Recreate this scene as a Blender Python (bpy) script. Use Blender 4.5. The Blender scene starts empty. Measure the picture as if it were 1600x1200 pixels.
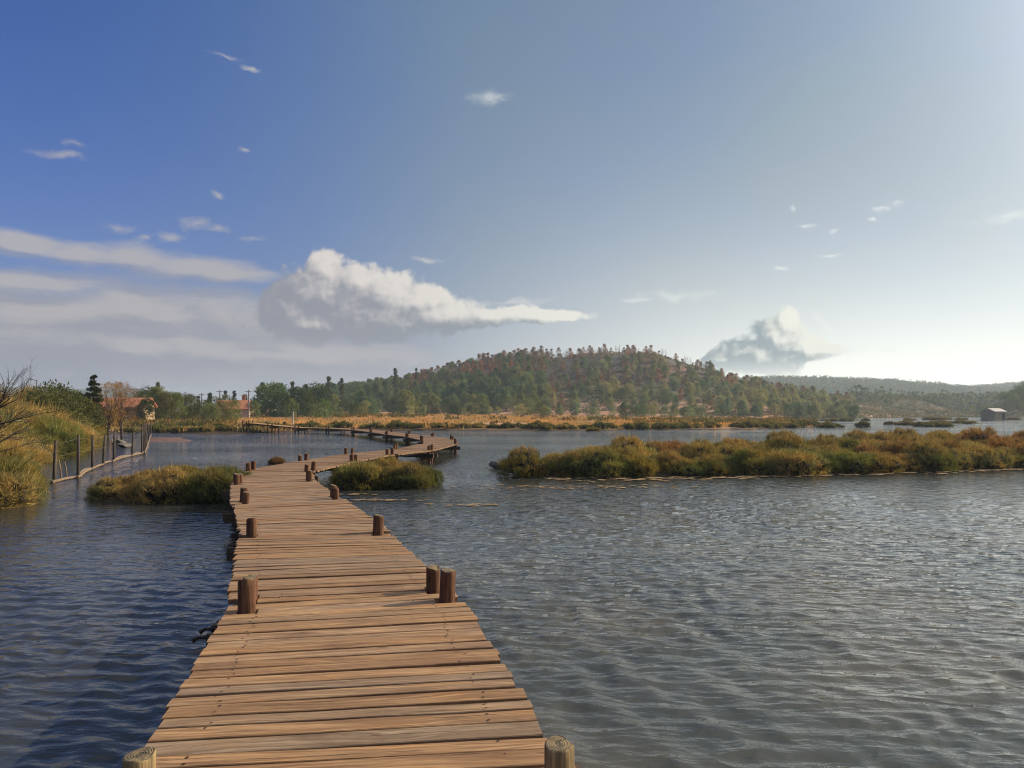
import bpy, bmesh, math, random
import numpy as np
from mathutils import Vector, Matrix

scene = bpy.context.scene
COL = scene.collection
R = math.radians
rng = np.random.default_rng(7)
random.seed(7)

# ------------------------------------------------------------------ camera
EYE = 2.15                     # eye height above the water; deck top is at 0.53
DECK = 0.53
FPX = 1209.0                   # focal length in pixels of a 1600 px wide picture
PITCH = math.atan(43 / FPX)
cam_data = bpy.data.cameras.new('camera')
cam_data.sensor_width = 36.0
cam_data.lens = 36.0 * FPX / 1600.0
cam_data.clip_start = 0.05
cam_data.clip_end = 9000
cam = bpy.data.objects.new('camera', cam_data)
COL.objects.link(cam)
cam.location = (0, 0, EYE)
cam.rotation_euler = (math.pi / 2 + PITCH, 0, 0)
scene.camera = cam
scene.view_settings.view_transform = 'Standard'
scene.view_settings.look = 'None'
EXPOSURE = 0.35
scene.view_settings.exposure = EXPOSURE
scene.view_settings.gamma = 1.0
scene.cycles.use_denoising = True
scene.cycles.filter_width = 1.1
scene.cycles.max_bounces = 6
scene.cycles.diffuse_bounces = 2
scene.cycles.glossy_bounces = 3
scene.cycles.transmission_bounces = 3
scene.cycles.volume_bounces = 0
scene.cycles.sample_clamp_indirect = 6.0

SUN_AZ = 66.0                  # degrees clockwise from +Y (to the right of the view)
SUN_EL = 27.0


def pix(px, py, z=0.0):
    """point of the level plane z seen at a pixel of the photograph"""
    x = (px - 800) / FPX
    y = -(py - 600) / FPX
    dy = math.cos(PITCH) - y * math.sin(PITCH)
    dz = math.sin(PITCH) + y * math.cos(PITCH)
    t = (z - EYE) / dz
    return (x * t, dy * t)


def azel(px, py):
    x = (px - 800) / FPX
    y = -(py - 600) / FPX
    dy = math.cos(PITCH) - y * math.sin(PITCH)
    dz = math.sin(PITCH) + y * math.cos(PITCH)
    n = math.sqrt(x * x + dy * dy + dz * dz)
    return math.degrees(math.atan2(x, dy)), math.degrees(math.asin(dz / n))


# ------------------------------------------------------------------ node helper
class Nodes:
    def __init__(self, tree):
        self.t = tree
        self.n = tree.nodes
        self.l = tree.links

    def put(self, sock, v):
        if v is None:
            return
        if isinstance(v, bpy.types.NodeSocket):
            self.l.new(v, sock)
        else:
            if sock.type == 'RGBA' and not isinstance(v, (int, float)) and len(v) == 3:
                v = (*v, 1.0)
            sock.default_value = v

    def math(self, op, a, b=None, c=None, clamp=False):
        n = self.n.new('ShaderNodeMath')
        n.operation = op
        n.use_clamp = clamp
        self.put(n.inputs[0], a)
        self.put(n.inputs[1], b)
        self.put(n.inputs[2], c)
        return n.outputs[0]

    def vec(self, op, a, b=None, c=None, out=0):
        n = self.n.new('ShaderNodeVectorMath')
        n.operation = op
        self.put(n.inputs[0], a)
        self.put(n.inputs[1], b)
        if c is not None:
            self.put(n.inputs[2], c)
        return n.outputs[out]

    def scale(self, a, s):
        n = self.n.new('ShaderNodeVectorMath')
        n.operation = 'SCALE'
        self.put(n.inputs[0], a)
        self.put(n.inputs['Scale'], s)
        return n.outputs[0]

    def noise(self, vec, scale, detail=4, rough=0.55, out=0, distortion=0.0, dims='3D'):
        n = self.n.new('ShaderNodeTexNoise')
        n.noise_dimensions = dims
        if vec is not None:
            self.put(n.inputs['Vector'], vec)
        n.inputs['Scale'].default_value = scale
        n.inputs['Detail'].default_value = detail
        n.inputs['Roughness'].default_value = rough
        n.inputs['Distortion'].default_value = distortion
        return n.outputs[out]

    def ramp(self, fac, stops, interp='LINEAR'):
        n = self.n.new('ShaderNodeValToRGB')
        n.color_ramp.interpolation = interp
        e = n.color_ramp.elements
        while len(e) < len(stops):
            e.new(0.5)
        for el, (p, c) in zip(e, stops):
            el.position = p
            el.color = (*c, 1) if not isinstance(c, (int, float)) else (c, c, c, 1)
        self.put(n.inputs[0], fac)
        return n.outputs[0]

    def mix(self, fac, a, b, mode='MIX'):
        n = self.n.new('ShaderNodeMix')
        n.data_type = 'RGBA'
        n.blend_type = mode
        n.clamp_factor = True
        self.put(n.inputs[0], fac)
        self.put(n.inputs[6], a)
        self.put(n.inputs[7], b)
        return n.outputs[2]

    def smooth(self, v, lo, hi, a=0.0, b=1.0):
        n = self.n.new('ShaderNodeMapRange')
        n.interpolation_type = 'SMOOTHSTEP'
        self.put(n.inputs['Value'], v)
        n.inputs['From Min'].default_value = lo
        n.inputs['From Max'].default_value = hi
        n.inputs['To Min'].default_value = a
        n.inputs['To Max'].default_value = b
        return n.outputs[0]

    def combine(self, x, y, z):
        n = self.n.new('ShaderNodeCombineXYZ')
        for i, v in enumerate((x, y, z)):
            self.put(n.inputs[i], v)
        return n.outputs[0]

    def separate(self, v):
        n = self.n.new('ShaderNodeSeparateXYZ')
        self.put(n.inputs[0], v)
        return n.outputs

    def node(self, kind, **inputs):
        n = self.n.new(kind)
        for k, v in inputs.items():
            self.put(n.inputs[k.replace('_', ' ')], v)
        return n


# ------------------------------------------------------------------ world: sky and clouds
world = bpy.data.worlds.new('World')
scene.world = world
world.use_nodes = True
world.node_tree.nodes.clear()
world.cycles.sampling_method = 'MANUAL'
world.cycles.sample_map_resolution = 512

# clouds as ellipses (centre x, centre y, radius x, radius y) read off the photograph as directions
CUMULUS = [
    (498, 460, 84, 68), (508, 418, 40, 36), (448, 480, 52, 54), (560, 446, 60, 44), (605, 460, 66, 44),
    (655, 474, 66, 38), (560, 500, 170, 48), (700, 492, 100, 32), (480, 512, 100, 36), (770, 492, 92, 21), (850, 493, 96, 12),
    (1229, 503, 34, 32), (1212, 526, 54, 42), (1163, 554, 58, 34), (1196, 562, 92, 34), (1262, 548, 44, 27),
    (1290, 550, 40, 14), (1124, 564, 40, 18),
]
LAYERS = [
    (20, 384, 110, 22), (120, 396, 110, 19), (215, 404, 95, 22), (300, 420, 95, 22), (352, 432, 66, 14),
    (40, 440, 150, 20), (100, 486, 260, 50), (40, 530, 260, 70), (250, 488, 170, 44), (350, 494, 84, 38), (230, 545, 360, 50), (420, 560, 300, 34),
    (10, 545, 90, 20), (-220, 430, 190, 46), (-480, 470, 220, 70), (-300, 540, 300, 60),
]
WISPS = [
    (760, 150, 34, 17), (92, 243, 38, 7), (118, 228, 20, 8), (345, 88, 28, 5), (395, 104, 17, 6),
    (181, 357, 30, 10), (228, 371, 20, 7), (266, 370, 22, 10), (306, 347, 32, 13), (340, 356, 26, 9), (400, 372, 24, 6),
    (668, 411, 24, 7), (1376, 323, 18, 7), (1396, 315, 16, 7), (1359, 341, 8, 5), (1256, 348, 16, 5), (1298, 358, 12, 5),
    (1060, 461, 66, 10), (1296, 405, 20, 5), (1575, 340, 80, 15), (380, 235, 11, 6), (1242, 328, 7, 6),
    (338, 308, 13, 5), (800, 472, 80, 8), (1286, 512, 12, 24), (1320, 543, 64, 12), (1386, 543, 26, 9), (1080, 550, 20, 18), (740, 475, 70, 12), (1214, 418, 15, 5), (1000, 468, 30, 5), (1850, 420, 190, 26),
]


def blob_group(name, blobs, fine, coarse, amp_fine, amp_coarse, soft, billow=0.0, billow_scale=1.0, flat=1.0):
    """density of a set of clouds over directions (degrees azimuth, degrees elevation)"""
    g = bpy.data.node_groups.new(name, 'ShaderNodeTree')
    g.interface.new_socket('Direction', in_out='INPUT', socket_type='NodeSocketVector')
    g.interface.new_socket('Density', in_out='OUTPUT', socket_type='NodeSocketFloat')
    N = Nodes(g)
    gi = g.nodes.new('NodeGroupInput')
    go = g.nodes.new('NodeGroupOutput')
    p = gi.outputs[0]
    wn = N.noise(N.vec('MULTIPLY', p, (1.0, flat, 0.0)), coarse, 3, 0.55, out=1, dims='2D')
    q = N.vec('ADD', p, N.vec('MULTIPLY', N.vec('SUBTRACT', wn, (0.5, 0.5, 0.5)), (amp_coarse, amp_coarse / flat, 0.0)))
    acc = None
    for (x, y, rx, ry) in blobs:
        a, e = azel(x, y)
        a2, _ = azel(x + rx, y)
        _, e2 = azel(x, y - ry)
        d = N.vec('MULTIPLY_ADD', q, (1 / (a2 - a), 1 / (e2 - e), 0), (-a / (a2 - a), -e / (e2 - e), 0))
        r2 = N.vec('LENGTH', d, out=1)
        acc = r2 if acc is None else (N.math('SMOOTH_MIN', acc, r2, soft) if soft else N.math('MINIMUM', acc, r2))
    dens = N.math('SUBTRACT', 1.0, acc)
    f = N.noise(N.vec('MULTIPLY', q, (1.0, flat, 0.0)), fine, 7, 0.64, dims='2D')
    dens = N.math('ADD', dens, N.math('MULTIPLY', N.math('SUBTRACT', f, 0.5), amp_fine))
    if billow:
        v = N.n.new('ShaderNodeTexVoronoi')
        v.voronoi_dimensions = '2D'
        v.feature = 'SMOOTH_F1'
        v.inputs['Scale'].default_value = billow_scale
        v.inputs['Detail'].default_value = 1.6
        v.inputs['Roughness'].default_value = 0.5
        v.inputs['Smoothness'].default_value = 0.35
        N.put(v.inputs['Vector'], q)
        dens = N.math('ADD', dens, N.math('MULTIPLY', N.math('SUBTRACT', 0.45, v.outputs['Distance']), billow))
    g.links.new(dens, go.inputs[0])
    return g


def build_world():
    N = Nodes(world.node_tree)
    sky = N.n.new('ShaderNodeTexSky')
    sky.sky_type = 'NISHITA'
    sky.sun_disc = False
    sky.sun_elevation = R(SUN_EL)
    sky.sun_rotation = R(SUN_AZ)
    sky.altitude = 0
    sky.air_density = 1.0
    sky.dust_density = 1.2
    sky.ozone_density = 2.0
    d = N.n.new('ShaderNodeTexCoord').outputs['Generated']
    x, y, z = N.separate(d)
    az = N.math('MULTIPLY', N.math('ARCTAN2', x, y), 57.29578)
    el = N.math('MULTIPLY', N.math('ARCSINE', z), 57.29578)
    p = N.combine(az, el, 0.0)
    # closeness to the sun, 1 at the sun
    sd = (math.sin(R(SUN_AZ)) * math.cos(R(SUN_EL)), math.cos(R(SUN_AZ)) * math.cos(R(SUN_EL)), math.sin(R(SUN_EL)))
    near = N.vec('DOT_PRODUCT', d, sd, out=1)
    base = N.mix(1.0, sky.outputs[0], SKY_TINT, 'MULTIPLY')
    # thin high veil over the sun's half of the sky, streaked
    streak = N.noise(N.vec('MULTIPLY', p, (0.03, 0.05, 0.0)), 1.0, 4, 0.55, dims='2D')
    veil = N.math('MULTIPLY', N.smooth(N.math('SUBTRACT', near, N.math('MULTIPLY', el, 0.006)), -0.12, 0.42), N.math('ADD', 0.6, N.math('MULTIPLY', streak, 0.7)), clamp=True)
    veilc = N.ramp(near, [(0.0, VEIL_FAR), (0.36, VEIL_FAR), (0.66, VEIL_MID), (0.84, VEIL_NEAR), (1.0, VEIL_SUN)], 'B_SPLINE')
    base = N.mix(N.math('MULTIPLY', veil, VEIL_AMOUNT), base, N.scale(veilc, 1 / SKY_STRENGTH))
    # pale veil added overhead, unseen, to grey and brighten the water's reflections
    base = N.mix(N.smooth(el, 30.0, 62.0, 0.0, 0.7), base, N.mix(N.smooth(near, 0.0, 0.7), s10(142, 152, 166), tuple(1.5 * c for c in s10(246, 248, 248))))
    # milky air near the horizon
    hz = N.math('POWER', 2.718, N.math('MULTIPLY', N.math('MAXIMUM', el, 0.0), -0.14))
    hzc = N.mix(N.smooth(near, 0.15, 0.75), HORIZON_FAR, HORIZON_NEAR)
    base = N.mix(N.math('MULTIPLY', hz, 0.9), base, hzc)
    # bright air round the sun
    glow = N.math('MULTIPLY', N.math('POWER', N.math('MAXIMUM', near, 0.0), 20.0), 1.5 / SKY_STRENGTH)
    base = N.vec('ADD', base, N.vec('MULTIPLY', N.combine(glow, glow, glow), (1.0, 0.95, 0.85)))
    # low grey bank on the side away from the sun
    edge_n = N.noise(N.vec('MULTIPLY', p, (0.07, 0.22, 0.0)), 1.0, 4, 0.6, dims='2D')
    bank_el = N.math('ADD', el, N.math('MULTIPLY', N.math('SUBTRACT', edge_n, 0.5), 7.0))
    bank = N.math('MULTIPLY', N.smooth(bank_el, 6.5, 9.6, 1.0, 0.0), N.smooth(near, 0.40, 0.20))
    bankc = N.mix(N.smooth(edge_n, 0.36, 0.66), WISP_SHADE, s10(172, 170, 176))
    base = N.mix(N.math('MULTIPLY', bank, 0.85), base, bankc)
    # fair-weather clouds on the rest of the sky, outside the view as inside it
    fb = N.noise(N.vec('MULTIPLY', p, (0.06, 0.16, 0.0)), 1.0, 5, 0.6, dims='2D')
    away = N.smooth(N.math('ABSOLUTE', az), 38.0, 60.0)
    band = N.math('MULTIPLY', N.smooth(el, 0.0, 5.0), N.smooth(el, 16.0, 30.0, 1.0, 0.25))
    fa = N.math('MULTIPLY', N.math('MULTIPLY', N.smooth(fb, 0.5, 0.72), band), N.math('MULTIPLY', away, 0.8))
    base = N.mix(fa, base, N.mix(N.smooth(near, 0.1, 0.8), WISP_LIT, WISP_LIT_SUN))

    def call(g, v):
        n = N.n.new('ShaderNodeGroup')
        n.node_tree = g
        N.put(n.inputs[0], v)
        return n.outputs[0]

    def background(col):
        bg = N.n.new('ShaderNodeBackground')
        N.put(bg.inputs['Color'], col)
        bg.inputs['Strength'].default_value = SKY_STRENGTH
        return bg.outputs[0]

    def quarter(side, layers, wisps, heaps):
        """the clouds of one part of the sky laid over the base"""
        col = base
        if layers:
            # the grey layered bank low in the sky
            g = blob_group('layers_' + side, layers, 0.16, 0.10, 1.5, 3.0, 0.5, flat=3.0)
            l0 = call(g, p)
            l1 = call(g, N.vec('ADD', p, (0.6, 1.1, 0)))
            lit = N.smooth(N.math('SUBTRACT', l0, l1), -0.25, 0.55)
            col = N.mix(N.math('MULTIPLY', N.smooth(l0, -0.25, 0.70), 0.9), col, N.mix(lit, WISP_SHADE, WISP_LIT))
        g = blob_group('wisps_' + side, wisps, 0.55, 0.30, 1.9, 2.2, 0.0, flat=1.6)
        w0 = call(g, p)
        col = N.mix(N.math('MULTIPLY', N.smooth(w0, -0.15, 1.7), 0.95), col, N.mix(N.smooth(near, 0.1, 0.75), WISP_LIT, WISP_LIT_SUN))
        g = blob_group('heaps_' + side, heaps, 0.55, 0.30, 0.75, 1.0, 0.20, 0.30, 0.55 if layers else 0.8)
        c0 = call(g, p)
        c1 = call(g, N.vec('ADD', p, (0.24, 0.28, 0)))
        c2 = call(g, N.vec('ADD', p, (5.0, 1.3, 0) if layers else (2.2, 0.8, 0)))
        lit = N.math('ADD', N.math('MULTIPLY', N.math('SUBTRACT', c0, c1), 0.95), N.math('MULTIPLY', N.math('SUBTRACT', c0, c2), 0.70))
        lit = N.smooth(lit, -0.10, 1.20) if layers else N.smooth(lit, -0.05, 0.95)
        cs = N.mix(N.smooth(near, 0.2, 0.62), CUM_SHADE, CUM_SHADE_SUN)
        cl = N.mix(N.smooth(near, 0.2, 0.62), CUM_LIT, CUM_LIT_SUN)
        # bases melt into the milky air below
        melt = N.smooth(el, 2.6, 6.0, 0.0, 1.0) if layers else N.smooth(el, 1.4, 4.2, 0.0, 1.0)
        ca = N.math('MULTIPLY', N.smooth(c0, 0.0, 0.30), melt)
        return background(N.mix(ca, col, N.mix(lit, cs, cl)))

    split = 958
    left = quarter('west', LAYERS, [w for w in WISPS if w[0] < split], [c for c in CUMULUS if c[0] < split])
    right = quarter('east', [], [w for w in WISPS if w[0] >= split], [c for c in CUMULUS if c[0] >= split])
    both = N.n.new('ShaderNodeMixShader')
    N.put(both.inputs[0], N.math('GREATER_THAN', az, azel(split, 500)[0]))
    N.l.new(left, both.inputs[1])
    N.l.new(right, both.inputs[2])
    # clouds are only worked out where there are any
    zone = N.math('MULTIPLY', N.math('MULTIPLY', N.math('LESS_THAN', N.math('ABSOLUTE', az), 62.0), N.math('LESS_THAN', el, 27.5)), N.math('GREATER_THAN', el, -0.5))
    whole = N.n.new('ShaderNodeMixShader')
    N.put(whole.inputs[0], zone)
    N.l.new(background(base), whole.inputs[1])
    N.l.new(both.outputs[0], whole.inputs[2])
    out = N.n.new('ShaderNodeOutputWorld')
    N.l.new(whole.outputs[0], out.inputs['Surface'])


SKY_STRENGTH = 0.10


def s10(r, g, b):
    """colour of a patch of sky given as sRGB 0-255, in the units of the sky texture"""
    f = lambda c: ((c / 255 + 0.055) / 1.055) ** 2.4 if c > 10 else c / 255 / 12.92
    return tuple(f(c) / SKY_STRENGTH / 2 ** EXPOSURE for c in (r, g, b))


def lin(r, g, b):
    return tuple(c * SKY_STRENGTH for c in s10(r, g, b))


SKY_TINT = (0.25, 0.46, 0.92)
VEIL_FAR = lin(98, 127, 156)
VEIL_MID = lin(124, 144, 152)
VEIL_NEAR = lin(148, 167, 174)
VEIL_SUN = lin(228, 234, 232)
VEIL_AMOUNT = 0.85
HORIZON_FAR = s10(164, 165, 176)
HORIZON_NEAR = tuple(1.75 * c for c in s10(252, 248, 230))
WISP_SHADE = s10(150, 152, 164)
WISP_LIT = s10(178, 175, 178)
WISP_LIT_SUN = s10(240, 244, 240)
CUM_SHADE = s10(142, 145, 156)
CUM_SHADE_SUN = s10(146, 160, 166)
CUM_LIT = s10(219, 212, 207)
CUM_LIT_SUN = s10(240, 240, 228)
build_world()

sun_data = bpy.data.lights.new('sun', 'SUN')
sun_data.energy = 5.0
sun_data.angle = R(0.5)
sun_data.color = (1.0, 0.84, 0.64)
sun = bpy.data.objects.new('sun', sun_data)
COL.objects.link(sun)
sdir = Vector((math.sin(R(SUN_AZ)) * math.cos(R(SUN_EL)), math.cos(R(SUN_AZ)) * math.cos(R(SUN_EL)), math.sin(R(SUN_EL))))
sun.rotation_euler = (-sdir).to_track_quat('-Z', 'Y').to_euler()
sun.location = (60, 30, 60)


# ------------------------------------------------------------------ object helpers
def tag(o, label=None, category=None, group=None, kind=None):
    if label:
        o['label'] = label
    if category:
        o['category'] = category
    if group:
        o['group'] = group
    if kind:
        o['kind'] = kind
    return o


def add(name, mesh, parent=None, loc=None, rz=0.0, scale=None, color=None):
    o = bpy.data.objects.new(name, mesh)
    COL.objects.link(o)
    if parent is not None:
        o.parent = parent
    if loc is not None:
        o.location = loc
    if rz:
        o.rotation_euler = (0, 0, rz)
    if scale is not None:
        o.scale = scale if not isinstance(scale, (int, float)) else (scale,) * 3
    if color is not None:
        o.color = (*color, 1.0)
    return o


def np_mesh(name, V, F, mats, smooth=False, mat_index=None):
    V = np.asarray(V, np.float32)
    F = np.asarray(F, np.int32)
    k = F.shape[1]
    me = bpy.data.meshes.new(name)
    me.vertices.add(len(V))
    me.vertices.foreach_set('co', V.ravel())
    me.loops.add(F.size)
    me.loops.foreach_set('vertex_index', F.ravel())
    me.polygons.add(len(F))
    me.polygons.foreach_set('loop_start', np.arange(0, F.size, k, dtype=np.int32))
    me.polygons.foreach_set('loop_total', np.full(len(F), k, np.int32))
    if mat_index is not None:
        me.polygons.foreach_set('material_index', np.asarray(mat_index, np.int32))
    me.polygons.foreach_set('use_smooth', np.full(len(F), smooth, bool))
    for m in mats:
        me.materials.append(m)
    me.update(calc_edges=True)
    return me


class Shape:
    """collects boxes, tubes and prisms into one mesh"""
    def __init__(self):
        self.v, self.f, self.m = [], [], []

    def poly(self, pts, faces, mat=0):
        b = len(self.v)
        self.v += [tuple(p) for p in pts]
        for f in faces:
            self.f.append(tuple(b + i for i in f))
            self.m.append(mat)

    def box(self, c, s, rz=0.0, mat=0, tilt=0.0):
        ca, sa = math.cos(rz), math.sin(rz)
        pts = []
        for dz in (-.5, .5):
            for dx, dy in ((-.5, -.5), (.5, -.5), (.5, .5), (-.5, .5)):
                x, y = dx * s[0], dy * s[1]
                pts.append((c[0] + x * ca - y * sa, c[1] + x * sa + y * ca, c[2] + dz * s[2] + tilt * x))
        self.poly(pts, [(3, 2, 1, 0), (4, 5, 6, 7), (0, 1, 5, 4), (1, 2, 6, 5), (2, 3, 7, 6), (3, 0, 4, 7)], mat)

    def beam(self, a, b, w, h, mat=0):
        a, b = Vector(a), Vector(b)
        d = b - a
        s = Vector((-d.y, d.x, 0)).normalized() * w / 2
        u = Vector((0, 0, h / 2))
        pts = [a - s - u, a + s - u, a + s + u, a - s + u, b - s - u, b + s - u, b + s + u, b - s + u]
        self.poly(pts, [(0, 3, 2, 1), (4, 5, 6, 7), (0, 1, 5, 4), (1, 2, 6, 5), (2, 3, 7, 6), (3, 0, 4, 7)][:], mat)

    def tube(self, pts, radii, n=8, mat=0, cap=True, cap_mat=None, wob=0.0):
        pts = [Vector(p) for p in pts]
        b = len(self.v)
        for i, (p, r) in enumerate(zip(pts, radii)):
            d = (pts[min(i + 1, len(pts) - 1)] - pts[max(i - 1, 0)]).normalized()
            ref = Vector((0, 0, 1)) if abs(d.z) < 0.9 else Vector((1, 0, 0))
            s = d.cross(ref).normalized()
            t = d.cross(s)
            for k in range(n):
                a = 2 * math.pi * k / n
                rr = r * (1 + wob * math.sin(3 * a + 1.3 * b) + wob * 0.7 * math.sin(5 * a + b))
                self.v.append(tuple(p + s * math.cos(a) * rr + t * math.sin(a) * rr))
        for i in range(len(pts) - 1):
            for k in range(n):
                k2 = (k + 1) % n
                self.f.append((b + i * n + k, b + i * n + k2, b + (i + 1) * n + k2, b + (i + 1) * n + k))
                self.m.append(mat)
        if cap:
            self.f.append(tuple(b + k for k in range(n))[::-1])
            self.m.append(mat)
            e = b + (len(pts) - 1) * n
            self.f.append(tuple(e + k for k in range(n)))
            self.m.append(mat if cap_mat is None else cap_mat)

    def mesh(self, name, mats, smooth=False):
        me = bpy.data.meshes.new(name)
        me.from_pydata(self.v, [], self.f)
        for m in mats:
            me.materials.append(m)
        me.polygons.foreach_set('material_index', self.m)
        if smooth:
            me.polygons.foreach_set('use_smooth', [len(f) <= 4 for f in self.f])
        bm = bmesh.new()
        bm.from_mesh(me)
        bmesh.ops.recalc_face_normals(bm, faces=bm.faces)
        bm.to_mesh(me)
        bm.free()
        me.update()
        return me


def hash2(ix, iy, seed):
    h = (ix.astype(np.int64) * 374761393 + iy.astype(np.int64) * 668265263 + seed * 1442695041) & 0xffffffff
    h = ((h ^ (h >> 13)) * 1274126177) & 0xffffffff
    return ((h ^ (h >> 16)) & 0xffff) / 65535.0


def vnoise(x, y, seed=0):
    x, y = np.asarray(x, float), np.asarray(y, float)
    ix, iy = np.floor(x), np.floor(y)
    fx, fy = x - ix, y - iy
    fx, fy = fx * fx * (3 - 2 * fx), fy * fy * (3 - 2 * fy)
    a, b = hash2(ix, iy, seed), hash2(ix + 1, iy, seed)
    c, d = hash2(ix, iy + 1, seed), hash2(ix + 1, iy + 1, seed)
    return (a * (1 - fx) + b * fx) * (1 - fy) + (c * (1 - fx) + d * fx) * fy - 0.5


def fbm(x, y, scale, octaves=4, seed=0):
    s, a, t = 0.0, 1.0, 0.0
    for o in range(octaves):
        s = s + a * vnoise(np.asarray(x) / scale * 2 ** o + 13.7 * o, np.asarray(y) / scale * 2 ** o - 7.1 * o, seed + o)
        t += a
        a *= 0.5
    return s / t


# ------------------------------------------------------------------ materials
def material(name):
    m = bpy.data.materials.new(name)
    m.use_nodes = True
    m.node_tree.nodes.clear()
    N = Nodes(m.node_tree)
    out = N.n.new('ShaderNodeOutputMaterial')
    return m, N, out


def principled(N, out, color, rough=0.7, normal=None, spec=0.3):
    b = N.n.new('ShaderNodeBsdfPrincipled')
    N.put(b.inputs['Base Color'], color)
    N.put(b.inputs['Roughness'], rough)
    b.inputs['Specular IOR Level'].default_value = spec
    if normal is not None:
        N.l.new(normal, b.inputs['Normal'])
    N.l.new(b.outputs[0], out.inputs['Surface'])
    return b


def bump(N, height, strength=0.5, dist=0.01):
    b = N.n.new('ShaderNodeBump')
    b.inputs['Strength'].default_value = strength
    b.inputs['Distance'].default_value = dist
    N.put(b.inputs['Height'], height)
    return b.outputs[0]


def make_plank_wood():
    m, N, out = material('weathered_plank_wood')
    tc = N.n.new('ShaderNodeTexCoord').outputs['Object']
    oi = N.n.new('ShaderNodeObjectInfo')
    isl = N.n.new('ShaderNodeNewGeometry').outputs['Random Per Island']
    rnd = N.math('FRACT', N.math('ADD', oi.outputs['Random'], isl))
    off = N.combine(N.math('MULTIPLY', rnd, 37.0), N.math('MULTIPLY', rnd, 91.0), N.math('MULTIPLY', rnd, 13.0))
    p = N.vec('ADD', tc, off)
    warp = N.noise(N.vec('MULTIPLY', p, (1.2, 5.0, 1.0)), 1.0, 3, 0.5)
    grain_p = N.vec('ADD', N.vec('MULTIPLY', p, (1.6, 46.0, 20.0)), N.combine(0.0, N.math('MULTIPLY', warp, 9.0), 0.0))
    grain = N.noise(grain_p, 1.0, 5, 0.62)
    fine = N.noise(N.vec('MULTIPLY', p, (6.0, 220.0, 60.0)), 1.0, 3, 0.6)
    blotch = N.noise(N.vec('MULTIPLY', p, (2.2, 7.0, 3.0)), 1.0, 5, 0.6)
    knot = N.n.new('ShaderNodeTexVoronoi')
    N.put(knot.inputs['Vector'], N.vec('MULTIPLY', p, (2.3, 8.0, 1.0)))
    knot.inputs['Scale'].default_value = 1.0
    kd = N.smooth(knot.outputs['Distance'], 0.03, 0.13, 1.0, 0.0)
    tone = N.ramp(rnd, [(0.0, (0.27, 0.165, 0.085)), (0.18, (0.42, 0.255, 0.125)), (0.36, (0.31, 0.225, 0.145)), (0.52, (0.47, 0.295, 0.15)), (0.66, (0.35, 0.205, 0.10)), (0.76, (0.35, 0.255, 0.17)), (0.86, (0.44, 0.29, 0.165)), (1.0, (0.33, 0.21, 0.12))])
    c = N.mix(N.smooth(grain, 0.38, 0.72), N.mix(1.0, tone, (0.50, 0.44, 0.40), 'MULTIPLY'), tone)
    c = N.mix(N.smooth(blotch, 0.5, 0.78), c, N.mix(1.0, c, (1.28, 1.14, 0.92), 'MULTIPLY'))
    c = N.mix(N.smooth(blotch, 0.50, 0.28), c, N.mix(1.0, c, (0.70, 0.67, 0.68), 'MULTIPLY'))
    c = N.mix(N.math('MULTIPLY', kd, 0.75), c, (0.10, 0.05, 0.025))
    crack = N.smooth(N.noise(N.vec('MULTIPLY', p, (0.9, 30.0, 1.0)), 1.0, 4, 0.55), 0.665, 0.70)
    c = N.mix(N.math('MULTIPLY', crack, 0.8), c, (0.05, 0.03, 0.02))
    h = N.math('ADD', N.math('ADD', N.math('MULTIPLY', grain, 0.6), N.math('MULTIPLY', fine, 0.35)), N.math('MULTIPLY', crack, -1.2))
    principled(N, out, c, N.smooth(grain, 0.3, 0.7, 0.62, 0.8), bump(N, h, 0.55, 0.006), 0.25)
    return m


def make_post_wood(name, a, b, c):
    m, N, out = material(name)
    tc = N.n.new('ShaderNodeTexCoord').outputs['Object']
    oi = N.n.new('ShaderNodeObjectInfo').outputs['Random']
    p = N.vec('ADD', tc, N.combine(N.math('MULTIPLY', oi, 31.0), N.math('MULTIPLY', oi, 17.0), 0.0))
    g = N.noise(N.vec('MULTIPLY', p, (40.0, 40.0, 2.2)), 1.0, 5, 0.6)
    bl = N.noise(N.vec('MULTIPLY', p, (9.0, 9.0, 4.0)), 1.0, 4, 0.6)
    col = N.ramp(g, [(0.28, a), (0.5, b), (0.72, c)])
    col = N.mix(N.smooth(bl, 0.5, 0.7), col, N.mix(1.0, col, (0.55, 0.55, 0.5), 'MULTIPLY'))
    principled(N, out, col, 0.8, bump(N, g, 0.7, 0.01), 0.2)
    return m


def make_end_grain():
    m, N, out = material('end_grain_wood')
    tc = N.n.new('ShaderNodeTexCoord').outputs['Object']
    x, y, z = N.separate(tc)
    r = N.math('SQRT', N.math('ADD', N.math('MULTIPLY', x, x), N.math('MULTIPLY', y, y)))
    r = N.math('ADD', r, N.math('MULTIPLY', N.noise(tc, 22.0, 4, 0.6), 0.03))
    ring = N.math('SINE', N.math('MULTIPLY', r, 620.0))
    c = N.mix(N.smooth(ring, -0.6, 0.9), (0.20, 0.145, 0.08), (0.27, 0.195, 0.105))
    c = N.mix(N.smooth(N.noise(tc, 14.0, 4, 0.7), 0.42, 0.62), c, (0.12, 0.095, 0.065))
    c = N.mix(N.smooth(N.noise(tc, 45.0, 4, 0.6), 0.5, 0.66), c, (0.07, 0.06, 0.04))
    principled(N, out, c, 0.85, bump(N, ring, 0.3, 0.004), 0.2)
    return m


def make_plain(name, c1, c2, scale=3.0, rough=0.85, stretch=(1, 1, 1), bumpy=0.3):
    m, N, out = material(name)
    tc = N.n.new('ShaderNodeTexCoord').outputs['Object']
    p = N.vec('MULTIPLY', tc, stretch)
    n = N.noise(p, scale, 5, 0.6)
    c = N.mix(N.smooth(n, 0.35, 0.68), c1, c2)
    principled(N, out, c, rough, bump(N, n, bumpy, 0.03), 0.2)
    return m


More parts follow.
